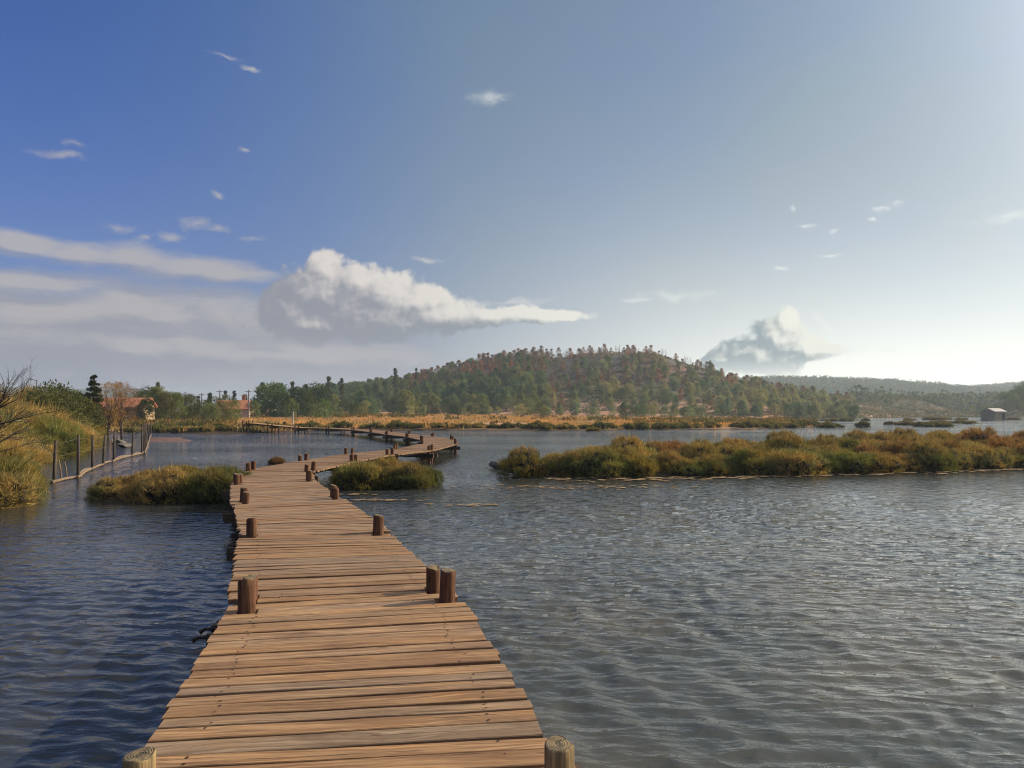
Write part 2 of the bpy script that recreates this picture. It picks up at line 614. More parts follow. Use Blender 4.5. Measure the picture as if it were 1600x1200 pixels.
def make_foliage(name, spread=0.35, translucent=0.32, patch=0.6, tips=0.0):
    """leaf material: the plant's own colour comes from the object's colour, varied leaf by leaf"""
    m, N, out = material(name)
    oi = N.n.new('ShaderNodeObjectInfo')
    geo = N.n.new('ShaderNodeNewGeometry')
    isl = geo.outputs['Random Per Island']
    n = N.noise(geo.outputs['Position'], patch, 3, 0.6)
    base = oi.outputs['Color']
    warm = N.mix(1.0, base, (1.34, 1.10, 0.84), 'MULTIPLY')
    cool = N.mix(1.0, base, (0.66, 0.84, 0.82), 'MULTIPLY')
    c = N.mix(N.smooth(n, 0.36, 0.64), cool, warm)
    if tips:
        # upper sprigs blend to tan gold, more with height
        oz = N.separate(N.n.new('ShaderNodeTexCoord').outputs['Object'])[2]
        n2 = N.noise(geo.outputs['Position'], 0.45, 4, 0.65)
        reach = N.math('MULTIPLY', N.smooth(N.math('ADD', oz, N.math('MULTIPLY', N.math('SUBTRACT', n2, 0.5), 1.6)), 0.45, 1.05), tips)
        c = N.mix(reach, c, (0.34, 0.225, 0.095))
    k = N.math('ADD', 1.0 - spread, N.math('MULTIPLY', isl, 2 * spread))
    c = N.mix(1.0, c, N.combine(k, k, k), 'MULTIPLY')
    d = N.n.new('ShaderNodeBsdfDiffuse')
    N.put(d.inputs['Color'], c)
    t = N.n.new('ShaderNodeBsdfTranslucent')
    N.put(t.inputs['Color'], N.mix(1.0, c, (1.15, 1.1, 0.7), 'MULTIPLY'))
    mx = N.n.new('ShaderNodeMixShader')
    mx.inputs[0].default_value = translucent
    N.l.new(d.outputs[0], mx.inputs[1])
    N.l.new(t.outputs[0], mx.inputs[2])
    N.l.new(mx.outputs[0], out.inputs['Surface'])
    return m


def make_water():
    m, N, out = material('lagoon_water')
    geo = N.n.new('ShaderNodeNewGeometry')
    p = geo.outputs['Position']
    x, y, z = N.separate(p)
    n1 = N.noise(N.vec('MULTIPLY', p, (2.2, 4.2, 1.0)), 1.0, 3, 0.55)
    n2 = N.noise(N.vec('MULTIPLY', p, (9.0, 15.0, 1.0)), 1.0, 3, 0.55)
    open_water = N.smooth(y, 14.0, 34.0, 0.0, 1.0)        # beyond this the ripples are finer than the mesh
    h = N.math('ADD', N.math('MULTIPLY', N.math('MULTIPLY', n1, open_water), 1.0), N.math('MULTIPLY', n2, 0.20))
    patch = N.noise(N.vec('MULTIPLY', p, (0.05, 0.09, 1.0)), 1.0, 3, 0.5)
    def crests(turn, sx, sy, seed):
        rot = N.n.new('ShaderNodeVectorRotate')
        rot.rotation_type = 'Z_AXIS'
        N.put(rot.inputs['Vector'], p)
        rot.inputs['Angle'].default_value = turn
        q = N.vec('ADD', N.vec('MULTIPLY', rot.outputs[0], (sx, sy, 1.0)), (seed, seed, seed))
        n_ = N.noise(q, 1.0, 1.5, 0.5, distortion=0.35)
        r_ = N.math('ABSOLUTE', N.math('SUBTRACT', n_, 0.5))
        return N.math('SUBTRACT', 0.25, N.math('MINIMUM', r_, 0.25))      # thin crests between broad troughs
    ridge = N.math('ADD', N.math('ADD', crests(R(8), 1.1, 3.3, 3.0), N.math('MULTIPLY', crests(R(-62), 0.8, 2.4, 11.0), 0.8)), N.math('MULTIPLY', crests(R(3), 2.6, 7.5, 23.0), 0.28))
    calm_near = N.smooth(patch, 0.34, 0.60, 0.35, 1.0)
    h = N.math('ADD', h, N.math('MULTIPLY', N.math('MULTIPLY', ridge, calm_near), 2.3))
    b = N.n.new('ShaderNodeBump')
    N.put(b.inputs['Strength'], N.smooth(patch, 0.35, 0.65, 0.55, 1.0))
    b.inputs['Distance'].default_value = 0.055
    N.put(b.inputs['Height'], h)
    bottom = N.noise(p, 0.35, 3, 0.5)
    shallow = N.math('MULTIPLY', N.smooth(N.math('ADD', x, N.math('MULTIPLY', bottom, 6.0)), -1.5, 6.0), N.smooth(y, 6.0, 22.0, 1.0, 0.45))
    c = N.mix(shallow, (0.032, 0.034, 0.031), N.mix(N.smooth(bottom, 0.38, 0.66), (0.056, 0.061, 0.053), (0.090, 0.081, 0.060)))
    s = principled(N, out, c, 0.025, b.outputs[0], 0.5)
    s.inputs['IOR'].default_value = 1.345
    s.inputs['Specular Tint'].default_value = (1.0, 0.94, 0.84, 1.0)  # warm tint put on reflections to take blue out of the mirrored sky
    return m


def make_ground():
    m, N, out = material('marsh_ground')
    geo = N.n.new('ShaderNodeNewGeometry')
    p = geo.outputs['Position']
    at = N.n.new('ShaderNodeVertexColor')
    at.layer_name = 'soil'
    n = N.noise(p, 0.25, 6, 0.62)
    n2 = N.noise(p, 2.5, 4, 0.6)
    c = at.outputs[0]
    c = N.mix(N.smooth(n, 0.35, 0.66), N.mix(1.0, c, (0.62, 0.66, 0.66), 'MULTIPLY'), N.mix(1.0, c, (1.22, 1.14, 1.05), 'MULTIPLY'))
    c = N.mix(N.smooth(n2, 0.42, 0.6), N.mix(1.0, c, (0.8, 0.8, 0.8), 'MULTIPLY'), c)
    principled(N, out, c, 0.95, bump(N, n2, 0.5, 0.15), 0.1)
    return m


PLANK = make_plank_wood()
POST = make_post_wood('rusty_brown_post_wood', (0.035, 0.017, 0.011), (0.115, 0.052, 0.026), (0.21, 0.105, 0.05))
POST_GREY = make_post_wood('greenish_post_wood', (0.06, 0.05, 0.028), (0.20, 0.145, 0.07), (0.40, 0.28, 0.13))
STAKE = make_post_wood('grey_stake_wood', (0.03, 0.024, 0.02), (0.075, 0.058, 0.046), (0.15, 0.12, 0.095))
DRIFT = make_post_wood('bleached_driftwood', (0.10, 0.065, 0.045), (0.20, 0.14, 0.095), (0.34, 0.25, 0.17))
END = make_end_grain()
BEAM = make_plain('dark_wet_timber', (0.055, 0.038, 0.026), (0.12, 0.08, 0.052), 4.0, 0.8, (1, 1, 6))
IRON = make_plain('rusted_iron', (0.025, 0.018, 0.014), (0.07, 0.04, 0.025), 30.0, 0.6)
WIRE = make_plain('galvanised_wire', (0.10, 0.09, 0.08), (0.20, 0.18, 0.16), 20.0, 0.6)
BARK = make_plain('bark', (0.05, 0.036, 0.028), (0.13, 0.10, 0.075), 3.0, 0.9, (4, 4, 1))
CHAR = make_plain('charred_bark', (0.018, 0.015, 0.014), (0.06, 0.05, 0.045), 3.0, 0.9, (4, 4, 1))
TWIG = make_plain('grey_twig_bark', (0.035, 0.026, 0.022), (0.09, 0.068, 0.055), 4.0, 0.9)
ROCK = make_plain('grey_rock', (0.07, 0.062, 0.055), (0.18, 0.16, 0.135), 2.4, 0.9, (1, 1, 1), 0.8)
CORE = make_plain('woody_bush_heart', (0.020, 0.018, 0.010), (0.05, 0.042, 0.022), 6.0, 0.95)
LEAF = make_foliage('salt_bush_leaves', 0.5, 0.28, 0.9, 0.6)
FEATHER = make_foliage('tamarisk_leaves', 0.5, 0.26, 0.7, 0.25)
NEEDLE = make_foliage('pine_needles', 0.40, 0.30, 0.05)
GRASS = make_foliage('dry_grass_blades', 0.35, 0.3, 0.12)
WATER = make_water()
GROUND = make_ground()

# ------------------------------------------------------------------ terrain
LAND = [(-700, -60), (-40, -60), (-24, -10), (-19, 8), (-14.6, 15.2), (-12.3, 17.6), (-13.6, 20), (-17.4, 25), (-20.6, 33), (-23.0, 40),
        (-27, 50), (-33, 62), (-39, 74), (-37.5, 80), (-30.7, 74.8), (-26.5, 77), (-24.2, 82), (-20.8, 89.8), (-7.4, 89.6), (4.3, 86.8), (15, 91),
        (32, 96), (42, 108), (47, 124), (56, 150), (75, 210), (100, 290), (128, 330), (150, 336), (170, 326), (181, 298), (190, 284), (300, 270), (700, 250), (3000, 200),
        (3000, 3200), (-3000, 3200), (-3000, -60)]
STRIP = [(0.0, 25.4), (3, 25.2), (8.4, 25.9), (13, 27.2), (19, 29.2), (26, 31), (36, 33), (38, 44), (26, 44), (19, 41), (13, 37.5), (8, 34.2), (3.5, 31.5), (1.0, 29.3), (0.0, 27)]
CLUMP_A = [(-10.1, 18.7), (-8.5, 18.3), (-6.9, 18.5), (-6.9, 20.2), (-7.9, 21.9), (-9.2, 21.4), (-10.4, 20)]
CLUMP_B = [(-5.1, 21.7), (-4, 21.5), (-2.6, 21.6), (-2.2, 22.4), (-2.6, 23.8), (-4.2, 24.4), (-5.1, 23.6)]


def islet(px0, px1, py, depth, n=12):
    x0, y0 = pix(px0, py)
    x1, y1 = pix(px1, py)
    cx, rx = (x0 + x1) / 2, (x1 - x0) / 2
    return [(cx + rx * math.cos(a), y0 + depth / 2 + depth / 2 * math.sin(a)) for a in np.linspace(0, 2 * math.pi, n, endpoint=False)]


ISLETS = [islet(1289, 1318, 668.5, 3.5), islet(1345, 1361, 668, 2), islet(1408, 1442, 664.5, 4), islet(1443, 1469, 667, 4), islet(1466, 1556, 662.5, 7),
          islet(1388, 1398, 664, 2), islet(1420, 1436, 657.0, 5), islet(1452, 1528, 656.4, 6), islet(1545, 1640, 657.2, 12), islet(1473, 1492, 667.2, 2.5),
          islet(1200, 1262, 669, 4), islet(1268, 1286, 665.5, 4), islet(916, 940, 674.5, 2.5), islet(1230, 1370, 658.5, 7), islet(422, 444, 726, 0.9)]


def inside_dist(poly, X, Y):
    """signed distance to a polygon, positive inside"""
    d2 = np.full(X.shape, 1e18)
    ins = np.zeros(X.shape, bool)
    n = len(poly)
    for i in range(n):
        ax, ay = poly[i]
        bx, by = poly[(i + 1) % n]
        ex, ey = bx - ax, by - ay
        t = np.clip(((X - ax) * ex + (Y - ay) * ey) / (ex * ex + ey * ey + 1e-12), 0, 1)
        d2 = np.minimum(d2, (X - ax - t * ex) ** 2 + (Y - ay - t * ey) ** 2)
        cross = (ay > Y) != (by > Y)
        with np.errstate(divide='ignore', invalid='ignore'):
            xi = ax + (Y - ay) * ex / (ey if ey != 0 else 1e-12)
        ins ^= cross & (X < xi)
    d = np.sqrt(d2)
    return np.where(ins, d, -d)


RIDGE_PX = [430, 480, 540, 600, 660, 700, 730, 760, 800, 850, 900, 950, 1000, 1020, 1050, 1100, 1150, 1200, 1260, 1310, 1345, 1420]
RIDGE_PY = [642, 632, 624, 615, 603, 592, 583, 572, 567, 563, 557, 554, 553, 558, 570, 585, 603, 614, 624, 631, 637, 645]
RIDGE_Y = 390.0


def smoothstep(a, b, x):
    t = np.clip((x - a) / (b - a), 0, 1)
    return t * t * (3 - 2 * t)


def hill_height(X, Y):
    """main hill: a ridge across the view, sloping down towards the lagoon"""
    lateral = (X / RIDGE_Y) * FPX + 800
    rid = np.maximum(0, (643 - np.interp(lateral, RIDGE_PX, RIDGE_PY)) * RIDGE_Y / FPX + 2.0)
    rid = np.where((lateral < 430) | (lateral > 1420), 0, rid)
    foot = 250 - 20 * np.sin(X / 37.0)
    front = smoothstep(0, 1, (Y - foot) / (RIDGE_Y - foot)) * 0.72 + 0.28 * np.clip((Y - foot) / (RIDGE_Y - foot), 0, 1)
    back = 1 - smoothstep(RIDGE_Y + 8, 560, Y)
    return rid * np.where(Y < RIDGE_Y, front, back)


FAR_PX = [1000, 1060, 1120, 1170, 1230, 1300, 1340, 1380, 1420, 1470, 1520, 1560, 1600, 1700, 1900, 2200, 2500]
FAR_PY = [640, 622, 606, 600, 600, 603, 604, 609, 614, 617, 615, 611, 608, 600, 604, 620, 640]
LEFTFAR_PX = [-600, -300, -60, 40, 110, 150, 205, 240, 300]
LEFTFAR_PY = [640, 600, 604, 606, 608, 612, 608, 614, 642]


def terrain(X, Y):
    X, Y = np.asarray(X, float), np.asarray(Y, float)
    sd = inside_dist(LAND, X, Y)
    wig = fbm(X, Y, 9.0, 3, 5) * 3.0 * np.clip((Y - 40) / 40, 0.15, 1)
    z = np.clip((sd + wig) * 0.16, -1.0, 0.22)
    z = z + np.clip((sd - 8) * 0.010, 0, 1.25)
    for poly, top in [(STRIP, 0.12), (CLUMP_A, 0.08), (CLUMP_B, 0.08)] + [(p, 0.1) for p in ISLETS]:
        cx = np.mean([q[0] for q in poly])
        cy = np.mean([q[1] for q in poly])
        near = (np.abs(X - cx) < 60) & (np.abs(Y - cy) < 60)
        if near.any():
            s = inside_dist(poly, X[near], Y[near])
            z[near] = np.maximum(z[near], np.clip(s * 0.35, -1.0, top))
    # left bank rises a little
    z = z + np.where((X < -12) & (Y < 75), smoothstep(0.5, 6, sd) * 0.55, 0)
    z = z + hill_height(X, Y) * (1 + 0.22 * fbm(X, Y, 38, 4, 3)) + smoothstep(255, 300, Y) * (Y < 560) * fbm(X, Y, 20, 3, 8) * np.clip(hill_height(X, Y) * 0.18, 0, 2.2)
    # promontory with pines and the slope beyond the hut
    z = z + 4.6 * np.exp(-(((X - 187) / 11) ** 2 + ((Y - 356) / 13) ** 2)) + 3.2 * np.exp(-(((X - 172) / 9) ** 2 + ((Y - 354) / 12) ** 2))
    z = z + 17.0 * smoothstep(184, 226, X - (Y - 300) * 0.64) * smoothstep(276, 306, Y) * (1 - smoothstep(330, 420, Y))
    far = np.maximum(0, 643 - np.interp((X / 1100.0) * FPX + 800, FAR_PX, FAR_PY)) * 1100 / FPX
    z = z + far * smoothstep(620, 1100, Y) * (1 - smoothstep(1150, 1900, Y)) * (1 + 0.12 * fbm(X, Y, 130, 4, 11))
    lf = np.maximum(0, 643 - np.interp((X / 1500.0) * FPX + 800, LEFTFAR_PX, LEFTFAR_PY)) * 1500 / FPX
    z = z + lf * smoothstep(1050, 1500, Y) * (1 - smoothstep(1550, 2000, Y))
    return z


def ground_z(x, y):
    return float(terrain(np.array([x]), np.array([y]))[0])


def steps(start, stop, first, grow):
    out, x, d = [start], start, first
    while x < stop:
        d = max(first, d * (1 + grow))
        x += d
        out.append(min(x, stop))
    return out


gx = steps(0, 2900, 0.55, 0.0)[:75] if False else None
right = np.array(steps(45, 2100, 0.6, 0.035))
gx = np.concatenate([-right[::-1][:-1], np.arange(-45, 45.01, 0.6), right[1:]])
gy = np.concatenate([-np.array(steps(-8, 380, 3, 0.2))[::-1][:-1] * 1.0, np.arange(8, 46, 0.6), np.array(steps(46, 2050, 0.6, 0.014))])
gy = np.unique(np.round(gy, 3))
GX, GY = np.meshgrid(gx, gy)
GZ = terrain(GX.ravel(), GY.ravel()).reshape(GX.shape)
ny, nx = GX.shape
idx = np.arange(nx * ny).reshape(ny, nx)
F = np.stack([idx[:-1, :-1], idx[:-1, 1:], idx[1:, 1:], idx[1:, :-1]], -1).reshape(-1, 4)
gmesh = np_mesh('ground', np.stack([GX, GY, GZ], -1).reshape(-1, 3), F, [GROUND], True)


def soil_colour(X, Y, Z):
    H = hill_height(X, Y)
    lat = X / np.maximum(Y, 1) * FPX + 800
    col = np.empty(X.shape + (3,))
    col[:] = (0.062, 0.045, 0.030)                                    # marsh mud and litter
    def put(mask, c):
        m = np.clip(mask, 0, 1)[..., None]
        col[:] = col * (1 - m) + np.array(c) * m
    put(smoothstep(80, 100, Y) * (Z > 0.1), (0.42, 0.25, 0.125))     # dry orange grass flat
    put(smoothstep(165, 200, Y) * (Z > 0.1), (0.46, 0.29, 0.19))      # pale pinkish soil
    put(smoothstep(230, 250, Y) * smoothstep(0.0, 0.25, fbm(X, Y, 26, 3, 21) + 0.1), (0.36, 0.19, 0.115))
    put(smoothstep(3.2, 7, H), (0.105, 0.095, 0.05))                  # forest floor
    burnt = smoothstep(10, 20, H) * smoothstep(790, 880, lat)
    put(burnt, (0.075, 0.062, 0.055))
    put(burnt * smoothstep(0.02, 0.2, fbm(X, Y, 24, 4, 31)), (0.17, 0.10, 0.075))
    put(burnt * smoothstep(0.05, 0.2, fbm(X, Y, 15, 3, 41)), (0.13, 0.12, 0.11))
    put(smoothstep(5, 14, H) * smoothstep(0.08, 0.24, fbm(X, Y, 18, 3, 51)) * (1 - burnt), (0.28, 0.17, 0.10))
    put(smoothstep(410, 470, Y), (0.075, 0.085, 0.045))               # distant wooded hills
    put(smoothstep(112, 128, X) * smoothstep(290, 325, Y), (0.085, 0.085, 0.048))
    put(smoothstep(150, 175, X) * smoothstep(262, 285, Y), (0.095, 0.088, 0.05))
    cut = fbm(X, Y, 11, 3, 71)
    put(smoothstep(120, 140, X) * smoothstep(290, 320, Y) * (1 - smoothstep(420, 470, Y)) * smoothstep(0.1, 0.25, cut), (0.20, 0.155, 0.105))
    return col


cols = soil_colour(GX.ravel(), GY.ravel(), GZ.ravel())
ca = gmesh.color_attributes.new('soil', 'FLOAT_COLOR', 'POINT')
ca.data.foreach_set('color', np.concatenate([cols, np.ones((len(cols), 1))], 1).astype(np.float32).ravel())
tag(add('ground', gmesh), kind='structure')

# ------------------------------------------------------------------ water: real ripples near, bump far
wr = np.array(steps(3.5, 2080, 0.036, 0.0105))
wx = np.concatenate([-wr[::-1][:-1], np.arange(-3.5, 3.5, 0.036)[1:], wr])
wy = np.concatenate([-np.array(steps(-1.5, 370, 0.4, 0.25))[::-1][:-1], np.arange(1.5, 3.0, 0.05), np.arange(3.0, 7.0, 0.036), np.array(steps(7.0, 110, 0.036, 0.0052)), np.array(steps(112, 2040, 1.0, 0.05))])
wy = np.unique(np.round(wy, 4))
WX, WY = np.meshgrid(wx, wy)
dxs = np.gradient(wx)[None, :]
dys = np.gradient(wy)[:, None]
WZ = np.zeros_like(WX)
nearm = (wy > 0) & (wy < 90)
xm = np.abs(wx) < 70
sub = np.ix_(nearm, xm)
X_, Y_ = WX[sub], WY[sub]
SX_, SY_ = (dxs * np.ones_like(WX))[sub], (dys * np.ones_like(WX))[sub]
wrng = np.random.default_rng(3)
acc = np.zeros_like(X_)
warpx = fbm(X_, Y_, 2.0, 3, 61) * 0.5
warpy = fbm(X_, Y_, 1.7, 3, 67) * 0.42
WAVES = 44
for k in range(WAVES):
    if k % 4 == 0:          # the crossing train
        lam = 0.26 * (0.60 / 0.26) ** wrng.random()
        th = R(17) + wrng.normal() * 0.16
        slope = 0.070 * 1.414 / math.sqrt(WAVES / 4)
    else:                   # ripples running towards the viewer
        lam = 0.11 * (0.40 / 0.11) ** wrng.random()
        th = R(265) + wrng.normal() * 0.30
        slope = 0.115 * 1.414 / math.sqrt(WAVES * 0.75)
    kx, ky = 2 * math.pi / lam * math.cos(th), 2 * math.pi / lam * math.sin(th)
    ph = wrng.random() * 6.283
    per = np.maximum(np.abs(kx) * SX_, np.abs(ky) * SY_) / 6.283      # cycles per grid step
    fade = np.clip((0.34 - per) / 0.16, 0, 1)
    s_ = np.sin(kx * (X_ + warpx) + ky * (Y_ + warpy) + ph)
    acc += slope * lam / 6.283 * fade * (s_ + 0.55 * (s_ * s_ - 0.5))
gust = 0.9 + 1.5 * fbm(X_, Y_, 8, 3, 71)
calm = 1 - 0.8 * np.exp(-(((X_ + 1.5) / 4.5) ** 2 + ((Y_ - 19.5) / 3.2) ** 2)) - 0.65 * np.exp(-(((X_ + 9) / 5) ** 2 + ((Y_ - 15.0) / 3) ** 2))
edge = np.clip((90 - Y_) / 30, 0, 1) * np.clip((70 - np.abs(X_)) / 20, 0, 1) * np.clip(Y_ / 1.0, 0, 1)
WZ[sub] = acc * np.clip(gust, 0.3, 1.35) * np.clip(calm, 0.12, 1) * edge
ny, nx = WX.shape
idx = np.arange(nx * ny).reshape(ny, nx)
F = np.stack([idx[:-1, :-1], idx[:-1, 1:], idx[1:, 1:], idx[1:, :-1]], -1).reshape(-1, 4)
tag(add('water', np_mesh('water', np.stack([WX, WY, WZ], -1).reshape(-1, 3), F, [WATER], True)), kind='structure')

# ------------------------------------------------------------------ boardwalk
# stations: left and right edge of the deck, metres
SEG = [((-1.02, -1.2), (0.93, -1.2)), ((-1.68, 3.4), (0.27, 3.62)), ((-2.28, 6.22), (-0.40, 6.66)), ((-3.55, 10.10), (-1.62, 10.36)), ((-4.84, 13.5), (-3.06, 14.35)),
       ((-6.22, 17.15), (-4.55, 18.05)), ((-7.42, 21.25), (-5.42, 20.9)), ((-7.05, 25.4), (-5.10, 25.2)), ((-6.45, 29.5), (-4.55, 28.9)),
       ((-5.15, 33.3), (-3.35, 32.3)), ((-4.62, 38.9), (-2.70, 39.0)), ((-5.2, 44.2), (-3.3, 44.8)), ((-6.75, 49.6), (-5.0, 50.5)), ((-8.95, 55.0), (-7.25, 56.0)),
       ((-11.2, 61.2), (-9.45, 62.0)), ((-14.0, 68.2), (-12.3, 69.1)), ((-17.6, 74.2), (-16.2, 75.6)), ((-21.2, 77.0), (-20.6, 78.9)), ((-24.0, 77.6), (-23.8, 79.6)), ((-26.6, 77.8), (-26.6, 79.9))]


def deck_height(i, t):
    """the last two bays climb onto the bank"""
    s = i + t - (len(SEG) - 3)
    return DECK + max(0.0, s) * 0.24


boardwalk = tag(bpy.data.objects.new('boardwalk', None), 'long winding boardwalk of weathered brown planks on stub posts over the lagoon', 'boardwalk')
COL.objects.link(boardwalk)


def plank_mesh(k):
    """one worn board of 1.9 x 0.145 x 0.04 m, edges chipped and a little warped"""
    r = random.Random(100 + k)
    nseg = 5
    L, W, T = 1.9, 0.145, 0.04
    v, f = [], []
    for i in range(nseg + 1):
        x = -L / 2 + L * i / nseg
        cup = r.uniform(-0.002, 0.002)
        w0 = W / 2 + r.uniform(-0.0035, 0.0015)
        w1 = W / 2 + r.uniform(-0.0035, 0.0015)
        b = 0.004
        v += [(x, -w0, -T), (x, -w0, -b + cup), (x, -w0 + b, cup), (x, w1 - b, cup), (x, w1, -b + cup), (x, w1, -T)]
    for i in range(nseg):
        a, c = i * 6, (i + 1) * 6
        for j in range(6):
            j2 = (j + 1) % 6
            f.append((a + j, a + j2, c + j2, c + j))
    f.append(tuple(range(6)))
    f.append(tuple(nseg * 6 + j for j in range(6))[::-1])
    me = bpy.data.meshes.new('plank')
    me.from_pydata(v, [], f)
    me.materials.append(PLANK)
    bm = bmesh.new()
    bm.from_mesh(me)
    bmesh.ops.recalc_face_normals(bm, faces=bm.faces)
    bm.to_mesh(me)
    bm.free()
    return me


PLANKS = [plank_mesh(k) for k in range(9)]


def post_mesh(top, mat, rad=0.066, seed=0):
    r = random.Random(seed)
    s = Shape()
    zs = [-1.3, -0.2, DECK, top - 0.05, top - 0.008, top]
    rr = [rad * 1.04, rad * 1.02, rad, rad * 0.985, rad * 0.98, rad * 0.90]
    s.tube([(0, 0, z) for z in zs], rr, 16, 0, True, 1, 0.02)
    # sawn a little askew, with a chip out of the rim
    ax, ay, ch = r.gauss(0, 0.10), r.gauss(0, 0.10), r.random() * 6.28
    for i, (x, y, z) in enumerate(s.v):
        if z > top - 0.02:
            k = max(0.0, math.cos(math.atan2(y, x) - ch) - 0.72) * 0.05
            s.v[i] = (x * (1 - k), y * (1 - k), z + ax * x + ay * y - k)
    return s.mesh('post', [mat, END], True)


POSTS = [post_mesh(DECK + h, POST, 0.064 + 0.004 * (i % 3), i) for i, h in enumerate((0.22, 0.24, 0.25, 0.205, 0.265))]
POST_NEAR = [post_mesh(DECK + 0.28, POST_GREY, 0.062, 20)]


def lerp(a, b, t):
    return (a[0] + (b[0] - a[0]) * t, a[1] + (b[1] - a[1]) * t)


posts = []          # (x, y, is_left)
n_made = 0
far_planks = Shape()
screws = Shape()
stub_gap = {}
brng = random.Random(5)
# post places: offsets along the bay on either side of every joint
def edge_dir(a, b):
    d = Vector((b[0] - a[0], b[1] - a[1]))
    return d.normalized()


for i, (L, Rr) in enumerate(SEG):
    across = edge_dir(L, Rr)
    for side in (0, 1):
        e = Vector(L if side == 0 else Rr)
        inward = across if side == 0 else -across
        k0 = SEG[max(i - 1, 0)][side]
        k1 = SEG[min(i + 1, len(SEG) - 1)][side]
        if i == 0:
            continue
        if i == 1:
            q = Vector((-1.46, 3.08)) if side == 0 else Vector((0.19, 3.18))
            posts.append((q.x, q.y, side, i, True))
            continue
        fwd = edge_dir(e, k1) if i < len(SEG) - 1 else edge_dir(k0, e)
        inset = 0.10 if side == 0 else 0.13
        if i <= 6:
            inset = 0.17 if side == 0 else 0.16
        q = e + inward * inset
        if i == 3:
            posts.append((*(q + fwd * 0.06), side, i, False))
        else:
            posts.append((*(q - fwd * 0.04 + fwd * 0.12), side, i, False))
            posts.append((*(q + fwd * (0.42 + 0.1 * brng.random())), side, i, False))

for n, (x, y, side, i, near_one) in enumerate(posts):
    me = POST_NEAR[0] if near_one else POSTS[n % 5]
    dz = deck_height(i, 0) - DECK
    o = add('post', me, boardwalk, (x, y, dz - (0.0 if near_one else 0.02 * brng.random())), brng.random() * 6.28)
    o.rotation_euler = (0.0, 0.0, 1.0 + side) if near_one else (brng.gauss(0, 0.03), brng.gauss(0, 0.03), brng.random() * 6.28)

for i in range(len(SEG) - 1):
    (L0, R0), (L1, R1) = SEG[i], SEG[i + 1]
    if i >= 1:      # each bay starts a little after the joint and is nudged sideways as built
        nud = Vector((edge_dir(L0, R0))) * brng.uniform(-0.07, 0.07)
        L0 = (L0[0] + nud.x, L0[1] + nud.y)
        R0 = (R0[0] + nud.x, R0[1] + nud.y)
    mid = (Vector(L1) + Vector(R1)) / 2 - (Vector(L0) + Vector(R0)) / 2
    n = max(2, round(mid.length / 0.158))
    t = 0.0
    widths = [1 + brng.uniform(-0.14, 0.16) for _ in range(n)]
    tot = sum(widths)
    for k in range(n):
        w = widths[k] / tot
        tc_ = t + w / 2
        t += w
        a, b = Vector(lerp(L0, L1, tc_)), Vector(lerp(R0, R1, tc_))
        d = (b - a).normalized()
        a = a + d * brng.gauss(0, 0.012)
        b = b + d * brng.gauss(0, 0.012)
        z = deck_height(i, tc_) + brng.gauss(0, 0.0032)
        fwd = Vector((-d.y, d.x))
        pitch_m = ((Vector(lerp(L0, L1, t)) - Vector(lerp(L0, L1, t - w))).length + (Vector(lerp(R0, R1, t)) - Vector(lerp(R0, R1, t - w))).length) / 2 * abs(mid.normalized().dot(fwd))
        gap = 0.011 + abs(brng.gauss(0, 0.008)) + (0.014 if brng.random() < 0.14 else 0)
        width = max(0.08, pitch_m - gap)
        # shorten boards that would run into a post, leaving a stub outside it
        stub = []
        for (qx, qy, side, _, _) in posts:
            q = Vector((qx, qy))
            rel = q - (a + b) / 2
            if abs(rel.dot(fwd)) < width / 2 + 0.070 and abs(rel.dot(d)) < (b - a).length / 2 + 0.05:
                if side == 0:
                    stub.append((a.copy(), q - d * 0.085))
                    a = q + d * 0.078 + d * (a - q).dot(d) * 0
                    a = q + d * 0.078 - fwd * (q - (b + a) / 2).dot(fwd) * 0
                    a = b - d * ((b - q).dot(d) - 0.078)
                else:
                    stub.append((q + d * 0.085, b.copy()))
                    b = a + d * ((q - a).dot(d) - 0.078)
        c = (a + b) / 2
        length = (b - a).length
        ang = math.atan2(d.y, d.x) + brng.gauss(0, 0.0035)
        if n_made < 290:
            me = PLANKS[brng.randrange(9)]
            flip = math.pi if brng.random() < 0.5 else 0.0
            o = add('plank', me, boardwalk, (c.x, c.y, z), ang + flip, (length / 1.9, width / 0.145, 1.0))
            o.rotation_euler = (brng.gauss(0, 0.014), brng.gauss(0, 0.002), ang + flip)
            if i >= 1 and c.y > 2:
                for (s0, s1) in stub:
                    if (s1 - s0).length > 0.05 and (s1 - s0).dot(d) > 0.04 and brng.random() < 0.55:
                        # a short off-cut outside the post, level with the board
                        sc_ = s0 + d * ((s1 - s0).dot(d) / 2)
                        sc_ = sc_ + fwd * (c - sc_).dot(fwd)
                        so = add('plank', me, boardwalk, (sc_.x, sc_.y, z - 0.003), ang, ((s1 - s0).dot(d) / 1.9, width / 0.145, 1.0))
                for side_t in (0.13, 0.87):
                    for off in (-0.3, 0.3):
                        if brng.random() < 0.12 or length < 1.2:
                            continue
                        q = a + d * length * (side_t + brng.gauss(0, 0.006)) + fwd * width * (off + brng.gauss(0, 0.03))
                        rr = 0.0080 * brng.uniform(0.8, 1.25)
                        ring = [(q.x + rr * math.cos(h), q.y + rr * math.sin(h), z + 0.0042) for h in np.linspace(0, 6.283, 7)[:-1]]
                        screws.poly(ring, [tuple(range(6))])
            n_made += 1
        else:
            far_planks.box((c.x, c.y, z - 0.02), (length, width, 0.04), ang)
tag(add('far_planks', far_planks.mesh('far_planks', [PLANK]), boardwalk), kind='stuff')
tag(add('screw_heads', screws.mesh('screw_heads', [IRON]), boardwalk), kind='stuff')

